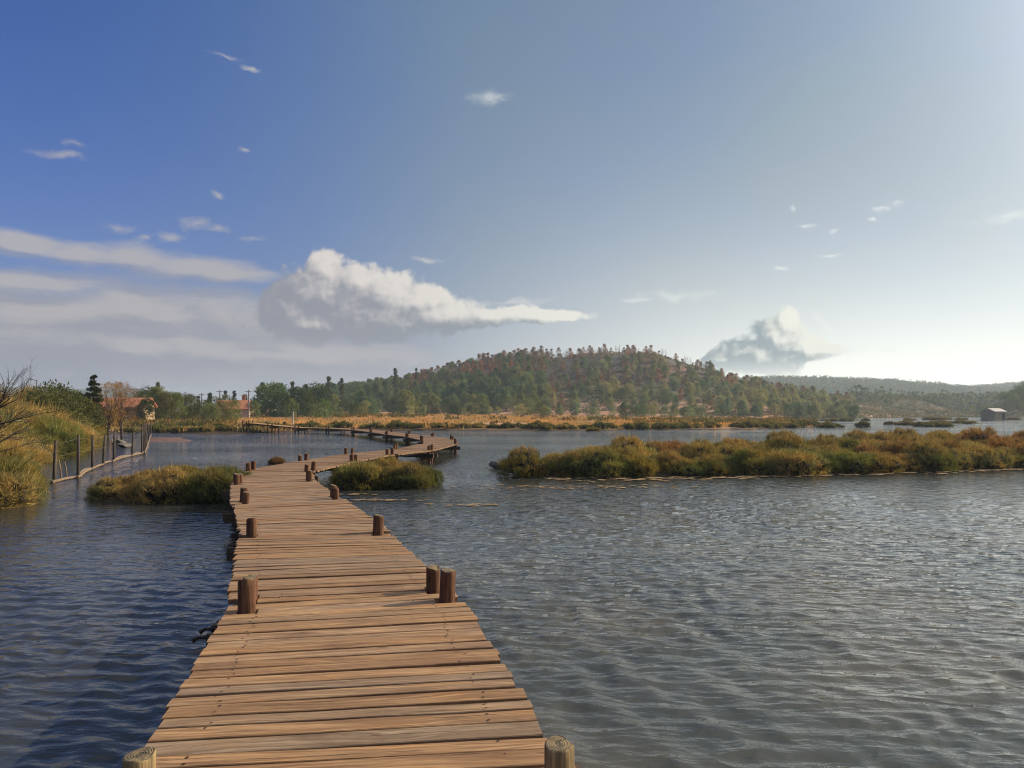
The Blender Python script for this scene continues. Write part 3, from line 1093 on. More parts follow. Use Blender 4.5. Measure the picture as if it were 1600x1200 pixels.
for i in range(1, len(SEG)):
    L, Rr = Vector(SEG[i][0]), Vector(SEG[i][1])
    d = (Rr - L).normalized()
    f = Vector((-d.y, d.x))
    z = deck_height(i, 0)
    for off in (0.01, 0.27):
        s = Shape()
        a, b = L - d * 0.14 + f * off, Rr + d * 0.10 + f * off
        s.beam((a.x, a.y, z - 0.225), (b.x, b.y, z - 0.225), 0.06, 0.17)
        add('crossbeam', s.mesh('crossbeam', [BEAM]), boardwalk)
for i in range(len(SEG) - 1):
    z0, z1 = deck_height(i, 0), deck_height(i, 1)
    (L0, R0), (L1, R1) = SEG[i], SEG[i + 1]
    for t in (0.13, 0.5, 0.87):
        a, b = lerp(L0, R0, t), lerp(L1, R1, t)
        s = Shape()
        s.beam((*a, z0 - 0.09), (*b, z1 - 0.09), 0.065, 0.092)
        add('stringer', s.mesh('stringer', [BEAM]), boardwalk)
# bolts through the crossbeams at the nearest joint
for (x, y) in ((-2.50, 6.42), (-2.46, 6.70), (-2.46, 6.18)):
    s = Shape()
    s.tube([(x + 0.12, y, DECK - 0.16), (x - 0.02, y, DECK - 0.165), (x - 0.06, y - 0.01, DECK - 0.19)], [0.014, 0.014, 0.02], 8)
    add('bolt', s.mesh('bolt', [IRON]), boardwalk)

# ------------------------------------------------------------------ plants: prototypes
def icosphere(sub=2):
    bm = bmesh.new()
    bmesh.ops.create_icosphere(bm, subdivisions=sub, radius=1.0)
    V = np.array([v.co for v in bm.verts])
    F = np.array([[v.index for v in f.verts] for f in bm.faces])
    bm.free()
    return V, F


ICO_V, ICO_F = icosphere(2)


def blades_from(P, D, L, W, r):
    """one thin triangle per point P, pointing along D"""
    n = len(P)
    side = np.cross(D, r.normal(size=(n, 3)))
    side /= np.linalg.norm(side, axis=1, keepdims=True) + 1e-9
    L = np.asarray(L).reshape(-1, 1)
    W = np.asarray(W).reshape(-1, 1)
    a = P - side * W / 2
    b = P + side * W / 2
    c = P + D * L
    V = np.stack([a, b, c], 1).reshape(-1, 3)
    return V, np.arange(3 * n).reshape(-1, 3)


def leaves_from(P, D, L, W, r):
    """one small diamond leaf per point"""
    n = len(P)
    side = np.cross(D, r.normal(size=(n, 3)))
    side /= np.linalg.norm(side, axis=1, keepdims=True) + 1e-9
    L = np.asarray(L).reshape(-1, 1)
    W = np.asarray(W).reshape(-1, 1)
    V = np.stack([P, P + D * L * .5 + side * W * .5, P + D * L, P + D * L * .5 - side * W * .5], 1).reshape(-1, 3)
    q = np.arange(4 * n).reshape(-1, 4)
    return V, q


def unit(v):
    return v / (np.linalg.norm(v, axis=1, keepdims=True) + 1e-9)


def bush_mesh(seed, lobes=7, n=5200, blade=0.11, width=0.014, up=0.75, height=0.95, spread=0.55, tall=0.0, core=0.66, leaf=None):
    r = np.random.default_rng(seed)
    C, S = [], []
    for i in range(lobes):
        a = 2 * math.pi * (i + r.random() * 0.7) / max(1, lobes - 1)
        d = 0.0 if i == 0 else spread * (0.7 + 0.5 * r.random())
        rad = (0.52 if i == 0 else 0.40) * (0.8 + 0.4 * r.random())
        h = height * (0.62 if i == 0 else 0.42) * (0.75 + 0.5 * r.random())
        C.append((d * math.cos(a), d * math.sin(a), h * 0.62))
        S.append((rad, rad, max(0.22, h * 0.62)))
    C, S = np.array(C), np.array(S)
    V, Fs, M = [], [], []
    nv = 0
    # woody heart, lumpy
    for c, s in zip(C, S):
        v = ICO_V * (1 + 0.16 * r.normal(size=(len(ICO_V), 1))) * s * core + c
        v[:, 2] = np.maximum(v[:, 2], -0.05)
        V.append(v)
        Fs.append(ICO_F + nv)
        M.append(np.full(len(ICO_F), 1))
        nv += len(v)
    # sprigs: tufts of fleshy stems
    per = 9
    nt = n // per
    which = r.choice(lobes, nt, p=(S[:, 0] ** 2) / (S[:, 0] ** 2).sum())
    d = unit(r.normal(size=(nt, 3)))
    d[:, 2] = np.where(d[:, 2] < -0.35, -d[:, 2], d[:, 2])
    # sprigs gather in clumps with hollows between
    heads = unit(r.normal(size=(34, 3)))
    gapd = 1 - (d @ heads.T).max(1)
    depth = 1.06 - 0.12 * r.random(nt) ** 1.5 - np.clip(gapd * 2.6, 0, 0.42)
    P = C[which] + d * S[which] * depth[:, None]
    # drop what lies deep inside another lobe
    keep = np.ones(nt, bool)
    for c, s in zip(C, S):
        keep &= (((P - c) / s) ** 2).sum(1) > 0.42
    keep &= P[:, 2] > -0.03
    P, d = P[keep], d[keep]
    # sprigs trailing out over the mud and water round the foot
    ns = len(P) // 6
    a = r.random(ns) * 6.283
    reach = np.array([np.max(((C[:, 0] * math.cos(t) + C[:, 1] * math.sin(t)) + S[:, 0])) for t in a])
    ring = reach * (0.72 + 0.30 * r.random(ns))
    P = np.concatenate([P, np.stack([ring * np.cos(a), ring * np.sin(a), 0.16 * r.random(ns)], 1)])
    d = np.concatenate([d, np.stack([np.cos(a) * 1.6, np.sin(a) * 1.6, 0.1 + 0 * a], 1)])
    tuft_dir = unit(d * (1 - up) + np.array([0, 0, up]) + 0.22 * r.normal(size=P.shape))
    size = 0.65 + 0.7 * r.random(len(P))
    P = np.repeat(P, per, 0) + 0.035 * r.normal(size=(len(P) * per, 3))
    D = unit(np.repeat(tuft_dir, per, 0) + 0.36 * r.normal(size=P.shape))
    sz = np.repeat(size, per) * (0.7 + 0.6 * r.random(len(P)))
    if tall:
        m = r.random(len(P)) < 0.06
        sz = np.where(m, sz * (1 + tall), sz)
    v, f = blades_from(P - D * 0.03, D, blade * sz, width * (0.8 + 0.5 * r.random(len(P))), r)
    V.append(v)
    Fs.append(f + nv)
    M.append(np.zeros(len(f), int))
    return np_mesh('bush_%d' % seed, np.concatenate(V), np.concatenate(Fs), [leaf or LEAF, CORE], False, np.concatenate(M))


SALT = [bush_mesh(s, 8, 11500, 0.115, 0.0150, 0.62, 1.0, 0.43, 1.0) for s in range(1, 8)]
SALT_FAR = [bush_mesh(s, 6, 2600, 0.16, 0.040, 0.6, 0.95, 0.55, 0.5) for s in range(11, 16)]
TAMARISK = [bush_mesh(s, 9, 15000, 0.13, 0.0125, 0.34, 1.2, 0.60, 1.6, 0.70, FEATHER) for s in range(21, 26)]

OLIVE = [(0.185, 0.172, 0.058), (0.160, 0.155, 0.054), (0.205, 0.182, 0.062), (0.225, 0.205, 0.068)]
GOLD = [(0.300, 0.240, 0.100), (0.265, 0.218, 0.092), (0.320, 0.250, 0.110)]
RUST = [(0.265, 0.140, 0.062), (0.24, 0.135, 0.064), (0.29, 0.165, 0.070)]
GREEN = [(0.092, 0.105, 0.038), (0.105, 0.115, 0.045)]


def shade(c, k):
    return tuple(max(0.0, v * k) for v in c)


prng = random.Random(11)


def in_poly(poly, x, y):
    return inside_dist(poly, np.array([x]), np.array([y]))[0]


def scatter(poly, n, mind, r, margin=0.0):
    xs = [p[0] for p in poly]
    ys = [p[1] for p in poly]
    pts = []
    tries = 0
    while len(pts) < n and tries < n * 60:
        tries += 1
        x, y = r.uniform(min(xs), max(xs)), r.uniform(min(ys), max(ys))
        if in_poly(poly, x, y) < margin:
            continue
        if all((x - a) ** 2 + (y - b) ** 2 > mind * mind for a, b in pts):
            pts.append((x, y))
    return pts


def put_bush(name, meshes, x, y, s, color, label, category, group, zs=1.0, z=None):
    o = add(name, meshes[prng.randrange(len(meshes))], None, (x, y, (ground_z(x, y) if z is None else z) - 0.10), prng.random() * 6.28, (s * prng.uniform(0.9, 1.12), s * prng.uniform(0.9, 1.12), s * zs), color)
    tag(o, label, category, group)
    return o


# long island of salt bushes
front = []
for a, b in zip([(0.45, 25.8), (3, 25.7), (8.3, 26.4), (13, 27.7), (19, 29.7)], [(3, 25.7), (8.3, 26.4), (13, 27.7), (19, 29.7), (27, 31.6)]):
    L_ = math.dist(a, b)
    k = int(L_ / 1.12)
    front += [(a[0] + (b[0] - a[0]) * (j + prng.uniform(-.25, .25)) / k, a[1] + (b[1] - a[1]) * j / k + prng.uniform(-0.12, 0.3)) for j in range(k)]
body = scatter(STRIP, 150, 1.25, prng, 1.0)
for (x, y) in front + body:
    if x > 31:
        continue
    deep = in_poly(STRIP, x, y)
    p = float(fbm(np.array([x]), np.array([y]), 5.0, 2, 77)[0]) * 2.4
    back = min(1.0, max(0.0, (y - 27.5 - x * 0.10) / 5.0))
    rusty = p * 0.9 + back * 0.55 + max(0, (x - 6) / 22.0) * 0.55
    if rusty > 0.72:
        c = prng.choice(RUST)
    elif rusty > 0.42:
        c = prng.choice(GOLD + OLIVE[2:])
    else:
        c = prng.choice(OLIVE + GOLD[:1])
    s = prng.uniform(0.86, 1.34) * (1.0 + 0.10 * back)
    look = 'rust brown' if c in RUST else 'golden' if c in GOLD else 'olive green'
    where = 'at the front edge of' if deep < 1.0 else 'amid'
    put_bush('salt_bush', SALT, x, y, s, shade(c, prng.uniform(0.8, 1.2)), '%s salt bush %s the long marsh strip' % (look, where), 'salt bush', 'salt bushes on the long marsh strip', prng.uniform(0.74, 1.02))

for poly, n, lab, grp, cols_ in ((CLUMP_A, 20, 'olive salt bush in the clump between the wire fence and the boardwalk', 'salt bushes between fence and boardwalk', OLIVE + GREEN + GOLD),
                                 (CLUMP_B, 13, 'dark olive salt bush in the clump touching the bend of the boardwalk', 'salt bushes at the boardwalk bend', OLIVE + GREEN + GOLD[:1])):
    for (x, y) in scatter(poly, n, 0.62, prng, 0.22):
        grow = 0.62 + 0.34 * min(1.0, (x + 10.2) / 2.6) if poly is CLUMP_A else 0.9
        put_bush('salt_bush', SALT, x, y, grow * prng.uniform(0.72, 1.08), shade(prng.choice(cols_), prng.uniform(0.85, 1.2)), lab, 'salt bush', grp, prng.uniform(0.92, 1.2))
x, y = pix(432, 725)
put_bush('salt_bush', SALT, x, y, 0.42, RUST[0], 'single small rusty bush at the edge of the boardwalk beside open water', 'salt bush', None)

# left bank
BANK = [(-12.8, 18.0), (-14.8, 20.6), (-18.6, 25.6), (-21.0, 33.5), (-23.4, 40.5), (-27.5, 50.5), (-34, 63), (-39, 73), (-52, 74), (-48, 60), (-40, 45), (-34, 32), (-28, 22), (-22, 14), (-15, 14.6)]
bank = scatter(BANK, 112, 1.65, prng, 0.25)
for (x, y) in ((-12.7, 17.9), (-13.7, 17.0), (-14.3, 19.3), (-15.1, 16.4), (-16.1, 21.3), (-17.6, 23.3), (-18.6, 25.4), (-18.8, 27.6), (-19.7, 30.0), (-20.5, 32.4), (-21.4, 35.0), (-22.3, 37.4), (-23.2, 39.8), (-24.6, 43.0), (-26.2, 46.8)):
    bank.insert(0, (x, y))
low_edge = [(-12.0, 17.5), (-12.5, 18.9), (-13.3, 20.3), (-14.3, 21.6), (-13.2, 16.3)]
bank = low_edge + bank
for (x, y) in bank:
    deep = in_poly(BANK, x, y)
    if x / y < -1.05:
        continue
    p = float(fbm(np.array([x]), np.array([y]), 7.0, 2, 99)[0]) * 2.4
    c = prng.choice(GOLD + GOLD + OLIVE[2:]) if p > -0.3 else prng.choice(OLIVE + GREEN)
    if prng.random() < 0.12:
        c = prng.choice(RUST)
    s = (1.35 + 0.38 * min(max(deep, 0.0), 3.2)) * prng.uniform(0.76, 1.2)
    if (x, y) in low_edge:
        s = prng.uniform(0.95, 1.2)
        c = prng.choice(GOLD + OLIVE)
    if y > 45:
        s *= 0.9
    look = 'rust brown' if c in RUST else 'straw gold' if c in GOLD else 'green'
    where = 'at the water edge of the bank' if deep < 1.0 else 'inside the thicket on the bank'
    put_bush('tamarisk_shrub', TAMARISK, x, y, s, shade(c, prng.uniform(0.9, 1.25)), 'feathery %s shrub %s behind the wire fence' % (look, where), 'shrub', 'thicket shrubs on the bank', prng.uniform(0.95, 1.3))

# far shore: row of bushes at the water's edge
shore = LAND[12:25]
made = 0
for a, b in zip(shore[:-1], shore[1:]):
    L_ = math.dist(a, b)
    k = max(1, int(L_ / 1.55))
    for j in range(k):
        t = (j + prng.uniform(-.3, .3)) / k
        x, y = a[0] + (b[0] - a[0]) * t, a[1] + (b[1] - a[1]) * t
        for row in range(2 if j % 5 in (0, 2) else 1):
            xx, yy = x + prng.uniform(-.6, .6), y + 1.8 + row * prng.uniform(2.0, 5.5)
            if ground_z(xx, yy) < 0.02 or (-28 < xx < -21.5 and yy < 86):
                continue
            put_bush('marsh_bush', SALT_FAR, xx, yy, prng.uniform(0.8, 1.25), shade(prng.choice(OLIVE + GREEN + GOLD[:1]), prng.uniform(0.85, 1.25)), 'low green marsh bush lining the far water edge below the dry meadow', 'marsh bush', 'bushes along the far shore', prng.uniform(0.75, 1.05))
            made += 1

for k, poly in enumerate(ISLETS[:-1]):
    xs = [p[0] for p in poly]
    wdt = max(xs) - min(xs)
    for (x, y) in scatter(poly, int(3 + wdt * 0.55), 1.1, prng, 0.3):
        if k == 8 and abs(x - 118) < 4.5:
            continue
        put_bush('marsh_bush', SALT_FAR, x, y, prng.uniform(0.8, 1.2), shade(prng.choice(OLIVE + GOLD[:1]), prng.uniform(0.7, 1.0)), 'low dark bush on one of the small islets in the lagoon', 'marsh bush', 'bushes on the islets', prng.uniform(0.7, 1.0))

# ------------------------------------------------------------------ far-shore meadow and its scrub (uncountable)
def tuft_field(name, pts, hmin, hmax, per, width, palette_obj_color, mat, label, category, r, lean=0.35):
    P = np.repeat(pts, per, 0)
    P[:, :2] += r.normal(size=(len(P), 2)) * 0.35
    D = unit(np.array([0, 0, 1.0]) + lean * r.normal(size=P.shape))
    v, f = blades_from(P, D, r.uniform(hmin, hmax, len(P)), width * (0.6 + 0.8 * r.random(len(P))), r)
    o = add(name, np_mesh(name, v, f, [mat]), None, color=palette_obj_color)
    return tag(o, label, category, None, 'stuff')


grng = np.random.default_rng(21)
n = 31000
yy = 78 + (grng.random(n) ** 1.7) * 170
xx = (grng.random(n) * 2.5 - 1.02) * yy * 0.55
zz = terrain(xx, yy)
ok = (zz > 0.12) & (hill_height(xx, yy) < 2.5) & (fbm(xx, yy, 16, 3, 5) > -0.16)
pts = np.stack([xx, yy, zz - 0.03], 1)[ok]
tuft_field('dry_grass', pts, 0.25, 0.6, 3, 0.16, (0.46, 0.28, 0.13), GRASS, 'dry orange meadow grass covering the flats between lagoon and hill', 'grass', grng)
# bands of low marsh scrub on the flats
n = 6400
yy = 84 + (grng.random(n) ** 1.5) * 130
xx = (grng.random(n) * 2.2 - 0.92) * yy * 0.62
zz = terrain(xx, yy)
bandn = fbm(xx * 0.25, yy, 9, 3, 33)
ok = (zz > 0.12) & ((bandn > 0.085) | ((xx < -0.36 * yy) & (bandn > -0.05)))
P0 = np.stack([xx, yy, zz], 1)[ok]
V, Fs, nv = [], [], 0
for p in P0:
    m = 22
    rad = grng.uniform(0.5, 1.15)
    d = unit(grng.normal(size=(m, 3)))
    d[:, 2] = np.abs(d[:, 2])
    q = p + d * rad * np.array([1, 1, 0.62])
    v, f = leaves_from(q - d * 0.2, unit(d + 0.6 * grng.normal(size=d.shape) + np.array([0, 0, .4])), grng.uniform(0.35, 0.6, m), np.full(m, 0.34), grng)
    V.append(v)
    Fs.append(f + nv)
    nv += len(v)
tag(add('marsh_scrub', np_mesh('marsh_scrub', np.concatenate(V), np.concatenate(Fs), [GRASS]), None, color=(0.16, 0.13, 0.055)), 'low olive brown marsh scrub in bands over the dry flats', 'scrub', None, 'stuff')

# ------------------------------------------------------------------ trees: prototypes
def crown_mesh(name, seed, kind, H, Rad, clumps=48, per=56, leaf=0.30, mats=None):
    r = np.random.default_rng(seed)
    C, S = [], []
    for i in range(clumps):
        t = r.random()
        a = r.random() * 6.283
        if kind == 'pine':
            t = 0.10 + 0.90 * t
            env = Rad * (1.0 - 0.82 * max(0, (t - 0.45) / 0.55) ** 1.4) * min(1, (t + 0.12) / 0.38)
            rad = env * math.sqrt(r.random()) * 0.95
            s = Rad * 0.32 * (0.7 + 0.6 * r.random()) * (0.35 + 0.65 * env / Rad)
        elif kind == 'round':
            t = 0.06 + 0.94 * t
            env = Rad * math.sqrt(max(0.05, 1 - ((t - 0.45) / 0.58) ** 2))
            rad = env * math.sqrt(r.random())
            s = Rad * 0.28 * (0.7 + 0.6 * r.random())
        elif kind == 'cypress':
            t = 0.06 + 0.94 * t
            env = Rad * (min(1, t / 0.2)) * (1 - t) ** 0.55 * 1.2
            rad = env * math.sqrt(r.random())
            s = Rad * 0.42 * (0.7 + 0.5 * r.random())
        elif kind == 'tiered':
            tier = t ** 1.25
            t = 0.08 + 0.91 * (0.6 * tier + 0.4 * math.floor(tier * 11) / 11)
            env = Rad * (1 - t) ** 0.85 * (0.75 + 0.5 * r.random()) + 0.05
            rad = env * math.sqrt(r.random())
            s = 0.07 + 0.22 * (1 - t)
            C.append((rad * math.cos(a), rad * math.sin(a), t * H - 0.18 * rad))
            S.append((s * 1.3, s * 1.3, s * 0.6))
            continue
        elif kind == 'umbrella':
            t = 0.66 + 0.30 * t
            env = Rad * (1.0 - 0.5 * max(0, (t - 0.7) / 0.26) ** 2)
            rad = env * math.sqrt(r.random())
            s = Rad * 0.24
        else:
            t = 0.35 + 0.65 * t
            env = Rad * math.sqrt(max(0.02, 1 - ((t - 0.65) / 0.42) ** 2))
            rad = env * math.sqrt(r.random())
            s = Rad * 0.22 * (0.7 + 0.6 * r.random())
        C.append((rad * math.cos(a), rad * math.sin(a), t * H - 0.3 * s))
        S.append((s, s, s * 0.75))
    C, S = np.array(C), np.array(S)
    idx_ = np.repeat(np.arange(len(C)), per)
    d = unit(r.normal(size=(len(idx_), 3)))
    P = C[idx_] + d * S[idx_] * (r.random((len(idx_), 1)) ** 0.4)
    D = unit(d + 0.5 * r.normal(size=d.shape) + np.array([0, 0, 0.45]))
    v, f = leaves_from(P, D, leaf * r.uniform(0.6, 1.3, len(P)), leaf * 0.55 * r.uniform(0.6, 1.2, len(P)), r)
    return np_mesh(name, v, f, mats or [NEEDLE])


def trunk_mesh(name, seed, H, rad, limbs=6, lean=0.08, mat=None, reach=0.35, start=0.35):
    r = random.Random(seed)
    s = Shape()
    pts, x, y = [], 0.0, 0.0
    for k in range(6):
        pts.append((x, y, H * 0.92 * k / 5 - (0.4 if k == 0 else 0)))
        x += r.gauss(0, lean) * H * 0.18
        y += r.gauss(0, lean) * H * 0.18
    s.tube(pts, [rad * (1 - 0.16 * k) for k in range(6)], 7)
    for k in range(limbs):
        t = start + (0.9 - start) * k / max(1, limbs - 1)
        j = t * 5
        a, b = Vector(pts[int(j)]), Vector(pts[min(5, int(j) + 1)])
        p = a.lerp(b, j - int(j))
        ang = r.random() * 6.283
        l = H * reach * (1.1 - 0.7 * t) * r.uniform(0.7, 1.2)
        e = p + Vector((math.cos(ang) * l, math.sin(ang) * l, l * r.uniform(0.25, 0.8)))
        m = p.lerp(e, 0.5) + Vector((0, 0, -0.06 * l))
        s.tube([p, m, e], [rad * 0.38, rad * 0.26, rad * 0.10], 5)
    return s.mesh(name, [mat or BARK], True)


def branching(seed, base, direction, length, rad, depth, s, r, droop=0.0, spread=0.5):
    """recursive bare branches"""
    p = Vector(base)
    d = Vector(direction).normalized()
    pts, rads = [p.copy()], [rad]
    nseg = 4
    for k in range(nseg):
        d = (d + Vector((r.gauss(0, .13), r.gauss(0, .13), r.gauss(0, .10) - droop))).normalized()
        p = p + d * length / nseg
        pts.append(p.copy())
        rads.append(rad * (1 - 0.72 * (k + 1) / nseg))
    s.tube(pts, rads, 5 if depth > 1 else 4)
    if depth > 0:
        for k in range(r.choice((3, 4, 4))):
            i = r.randint(1, nseg)
            nd = (d + Vector((r.gauss(0, spread), r.gauss(0, spread), r.gauss(0.12, spread * 0.8)))).normalized()
            branching(seed, pts[i], nd, length * r.uniform(0.45, 0.72), rads[i] * 0.75 + 0.002, depth - 1, s, r, droop, spread)


PINE_C = [crown_mesh('pine_crown', 40 + i, 'pine', 8.0, h, 64, 64, 0.40) for i, h in enumerate((3.3, 2.9, 3.6, 2.7, 3.1))]
PINE_C += [crown_mesh('pine_crown', 46 + i, 'round', 7.4, h, 70, 64, 0.40) for i, h in enumerate((3.0, 3.5, 2.7))]
PINE_T = [trunk_mesh('pine_trunk', 50 + i, 8.0, 0.17) for i in range(3)]
SCORCH_C = [crown_mesh('scorched_crown', 60 + i, 'pine', 7.0, h, 44, 48, 0.36) for i, h in enumerate((2.3, 2.6, 2.0))]
SCORCH_T = [trunk_mesh('scorched_trunk', 70 + i, 7.0, 0.14, 9, 0.06, CHAR) for i in range(2)]
CYP_C = [crown_mesh('cypress_crown', 80 + i, 'cypress', 9.0, h, 40, 50, 0.34) for i, h in enumerate((0.75, 0.6, 0.9))]
CYP_T = [trunk_mesh('cypress_trunk', 85, 9.0, 0.14, 0)]
ROUND_C = [crown_mesh('round_crown', 90 + i, 'round', 6.0, h, 54, 60, 0.32) for i, h in enumerate((2.6, 2.2, 3.0))]
ROUND_T = [trunk_mesh('round_trunk', 95 + i, 6.0, 0.18, 7) for i in range(2)]
UMB_C = [crown_mesh('umbrella_crown', 97, 'umbrella', 7.0, 3.4, 46, 60, 0.3)]
UMB_T = [trunk_mesh('umbrella_trunk', 98, 6.2, 0.2, 7, 0.1, BARK, 0.55, 0.5)]
GREY_C = [crown_mesh('scrub_crown', 100 + i, 'round', 3.2, h, 26, 46, 0.26) for i, h in enumerate((1.5, 1.9, 1.3))]
GREY_T = [trunk_mesh('scrub_trunk', 105, 3.0, 0.08, 5)]


def bare_mesh(seed, H=6.0):
    s = Shape()
    r = random.Random(seed)
    s.tube([(0, 0, -0.4), (0.05, 0, H * .4), (0.1, .05, H * .95)], [0.13, 0.09, 0.03], 6)
    return s.mesh('bare_trunk', [CHAR], True)


def bare_twigs(seed, H=6.0):
    s = Shape()
    r = random.Random(seed)
    for k in range(13):
        t = 0.3 + 0.65 * k / 12
        a = r.random() * 6.28
        branching(seed, (0.07, 0.02, H * t), (math.cos(a), math.sin(a), 0.55), H * 0.26 * (1.25 - t), 0.045, 1, s, r)
    return s.mesh('bare_twigs', [CHAR], True)


BARE_T = [bare_mesh(1), bare_mesh(2)]
BARE_C = [bare_twigs(i) for i in (3, 4, 5)]

trng = random.Random(31)


def put_tree(name, trunks, crowns, x, y, s, color, label, category, group, zs=1.0, z=None):
    root = bpy.data.objects.new(name, None)
    COL.objects.link(root)
    root.location = (x, y, ground_z(x, y) if z is None else z)
    root.rotation_euler = (0, 0, trng.random() * 6.28)
    root.scale = (s, s, s * zs)
    tag(root, label, category, group)
    add('trunk', trunks[trng.randrange(len(trunks))], root)
    c = add('crown', crowns[trng.randrange(len(crowns))], root, color=color)
    return root


PINE_GREEN = [(0.145, 0.190, 0.080), (0.120, 0.165, 0.070), (0.185, 0.220, 0.092), (0.165, 0.195, 0.098)]
PINE_PALE = [(0.245, 0.272, 0.155), (0.215, 0.245, 0.140), (0.275, 0.295, 0.175)]
SCORCH = [(0.27, 0.148, 0.105), (0.29, 0.160, 0.112), (0.23, 0.140, 0.105), (0.25, 0.165, 0.125)]
DARK = [(0.060, 0.080, 0.042), (0.075, 0.098, 0.050), (0.090, 0.110, 0.056)]

# main hill
hill_pts = []
tries = 0
while len(hill_pts) < 720 and tries < 60000:
    tries += 1
    y = trng.uniform(236, 402)
    lat = trng.uniform(475, 1330)
    x = (lat - 800) / FPX * y
    H = float(hill_height(np.array([x]), np.array([y]))[0])
    if H < (2.6 if lat < 1120 else 0.6) and trng.random() > 0.12:
        continue
    top = max(1.0, (643 - np.interp(x / RIDGE_Y * FPX + 800, RIDGE_PX, RIDGE_PY)) * RIDGE_Y / FPX)
    rel = H / top
    if lat > 840 and lat < 1170 and rel > 0.55 and trng.random() < 0.66:
        continue
    mind = 3.9 if lat < 850 else 4.3
    if any((x - a) ** 2 + (y - b) ** 2 < mind * mind for a, b, *_ in hill_pts):
        continue
    hill_pts.append((x, y, lat, rel, H))
HG = 'trees on the wooded hill'
for (x, y, lat, rel, H) in hill_pts:
    patch = float(fbm(np.array([x]), np.array([y]), 40, 2, 123)[0]) * 2.2
    if lat < 640:
        kind = 'pine'
    elif lat < 850:
        kind = 'scorched' if rel > 0.62 - 0.1 * patch and trng.random() < 0.85 else 'pine'
    elif lat < 1170:
        if rel > 0.78:
            kind = 'bare' if trng.random() < 0.55 else 'scorched'
        elif rel > 0.38:
            kind = trng.choice(('scorched', 'scorched', 'pale', 'bare') if patch > -0.1 else ('pale', 'scorched', 'pine'))
        else:
            kind = 'scorched' if trng.random() < 0.13 else 'pale'
    else:
        kind = 'scorched' if rel > 0.72 and trng.random() < 0.5 else 'pale'
    s = trng.uniform(0.62, 0.98)
    if kind == 'pine':
        put_tree('pine_tree', PINE_T, PINE_C, x, y, s * (1.0 if lat < 850 else 0.8), trng.choice(PINE_GREEN), 'full green pine in the dense wood on the hill slope', 'pine tree', 'green pines on the hill')
    elif kind == 'pale':  # small pale pines, same meshes as the green pines
        put_tree('pale_pine', PINE_T, PINE_C, x, y, s * trng.uniform(0.5, 0.85), trng.choice(PINE_PALE + PINE_GREEN[2:]), 'small pale green pine standing loosely on the lower hill slope', 'pale pine', 'pale pines on the lower slope')
    elif kind == 'scorched':
        put_tree('scorched_pine', SCORCH_T, SCORCH_C, x, y, s * (1.0 if lat < 850 else 0.8), trng.choice(SCORCH), 'reddish brown scorched pine on the upper hill', 'scorched pine', 'scorched pines on the hill')
    else:
        put_tree('bare_pine', BARE_T, BARE_C, x, y, s * 0.8, None, 'leafless burnt pine with bare dark branches on the hill', 'bare tree', 'burnt bare pines on the hill')
# sparse line of burnt trees on the skyline
for lat in (868, 876, 889, 903, 912, 931, 938, 947, 955, 962, 968, 975, 984, 992, 998, 1042, 1049, 1055, 1062, 1068, 1075, 1083, 1092, 1104, 1116, 1128, 1139):
    y = RIDGE_Y + trng.uniform(-5, 4)
    x = (lat - 800) / FPX * y
    if trng.random() < 0.6:
        put_tree('bare_pine', BARE_T, BARE_C, x, y, trng.uniform(0.4, 0.75), None, 'leafless burnt pine with bare dark branches on the hill', 'bare tree', 'burnt bare pines on the hill')
    else:
        put_tree('scorched_pine', SCORCH_T, SCORCH_C, x, y, trng.uniform(0.36, 0.6), trng.choice(SCORCH), 'reddish brown scorched pine on the upper hill', 'scorched pine', 'scorched pines on the hill')

# undergrowth on the hill (one mass)
hr = np.random.default_rng(41)
n = 9500
yy = hr.uniform(232, 400, n)
lat = hr.uniform(470, 1640, n)
xx = (lat - 800) / FPX * yy
zz = terrain(xx, yy)
Hh = hill_height(xx, yy)
ok = ((Hh > 0.2) | ((lat > 1330) & (zz > 0.35))) & ((fbm(xx, yy, 14, 3, 61) > -0.08) | (lat > 1330))
V, Fs, nv = [], [], 0
for p in np.stack([xx, yy, zz], 1)[ok]:
    m = 12
    rad = hr.uniform(0.4, 1.0)
    d = unit(hr.normal(size=(m, 3)))
    d[:, 2] = np.abs(d[:, 2])
    v, f = leaves_from(p + d * rad * np.array([1, 1, 0.8]), unit(d + 0.6 * hr.normal(size=d.shape)), hr.uniform(0.35, 0.7, m), np.full(m, 0.4), hr)
    V.append(v)
    Fs.append(f + nv)
    nv += len(v)
tag(add('undergrowth', np_mesh('undergrowth', np.concatenate(V), np.concatenate(Fs), [NEEDLE]), None, color=(0.14, 0.125, 0.075)), 'low brownish green undergrowth between the trees of the hill', 'undergrowth', None, 'stuff')

# scrub trees at the foot of the hill and along the meadow
for k in range(78):
    lat = trng.uniform(395, 1330)
    y = trng.uniform(180, 246) if lat > 560 else trng.uniform(135, 200)
    x = (lat - 800) / FPX * y
    if ground_z(x, y) < 0.3:
        continue
    put_tree('scrub_tree', GREY_T, GREY_C, x, y, trng.uniform(0.65, 1.15), trng.choice(PINE_PALE + PINE_GREEN[2:] + DARK[1:]), 'rounded grey green scrub tree between the dry meadow and the hill', 'scrub tree', 'scrub trees below the hill')
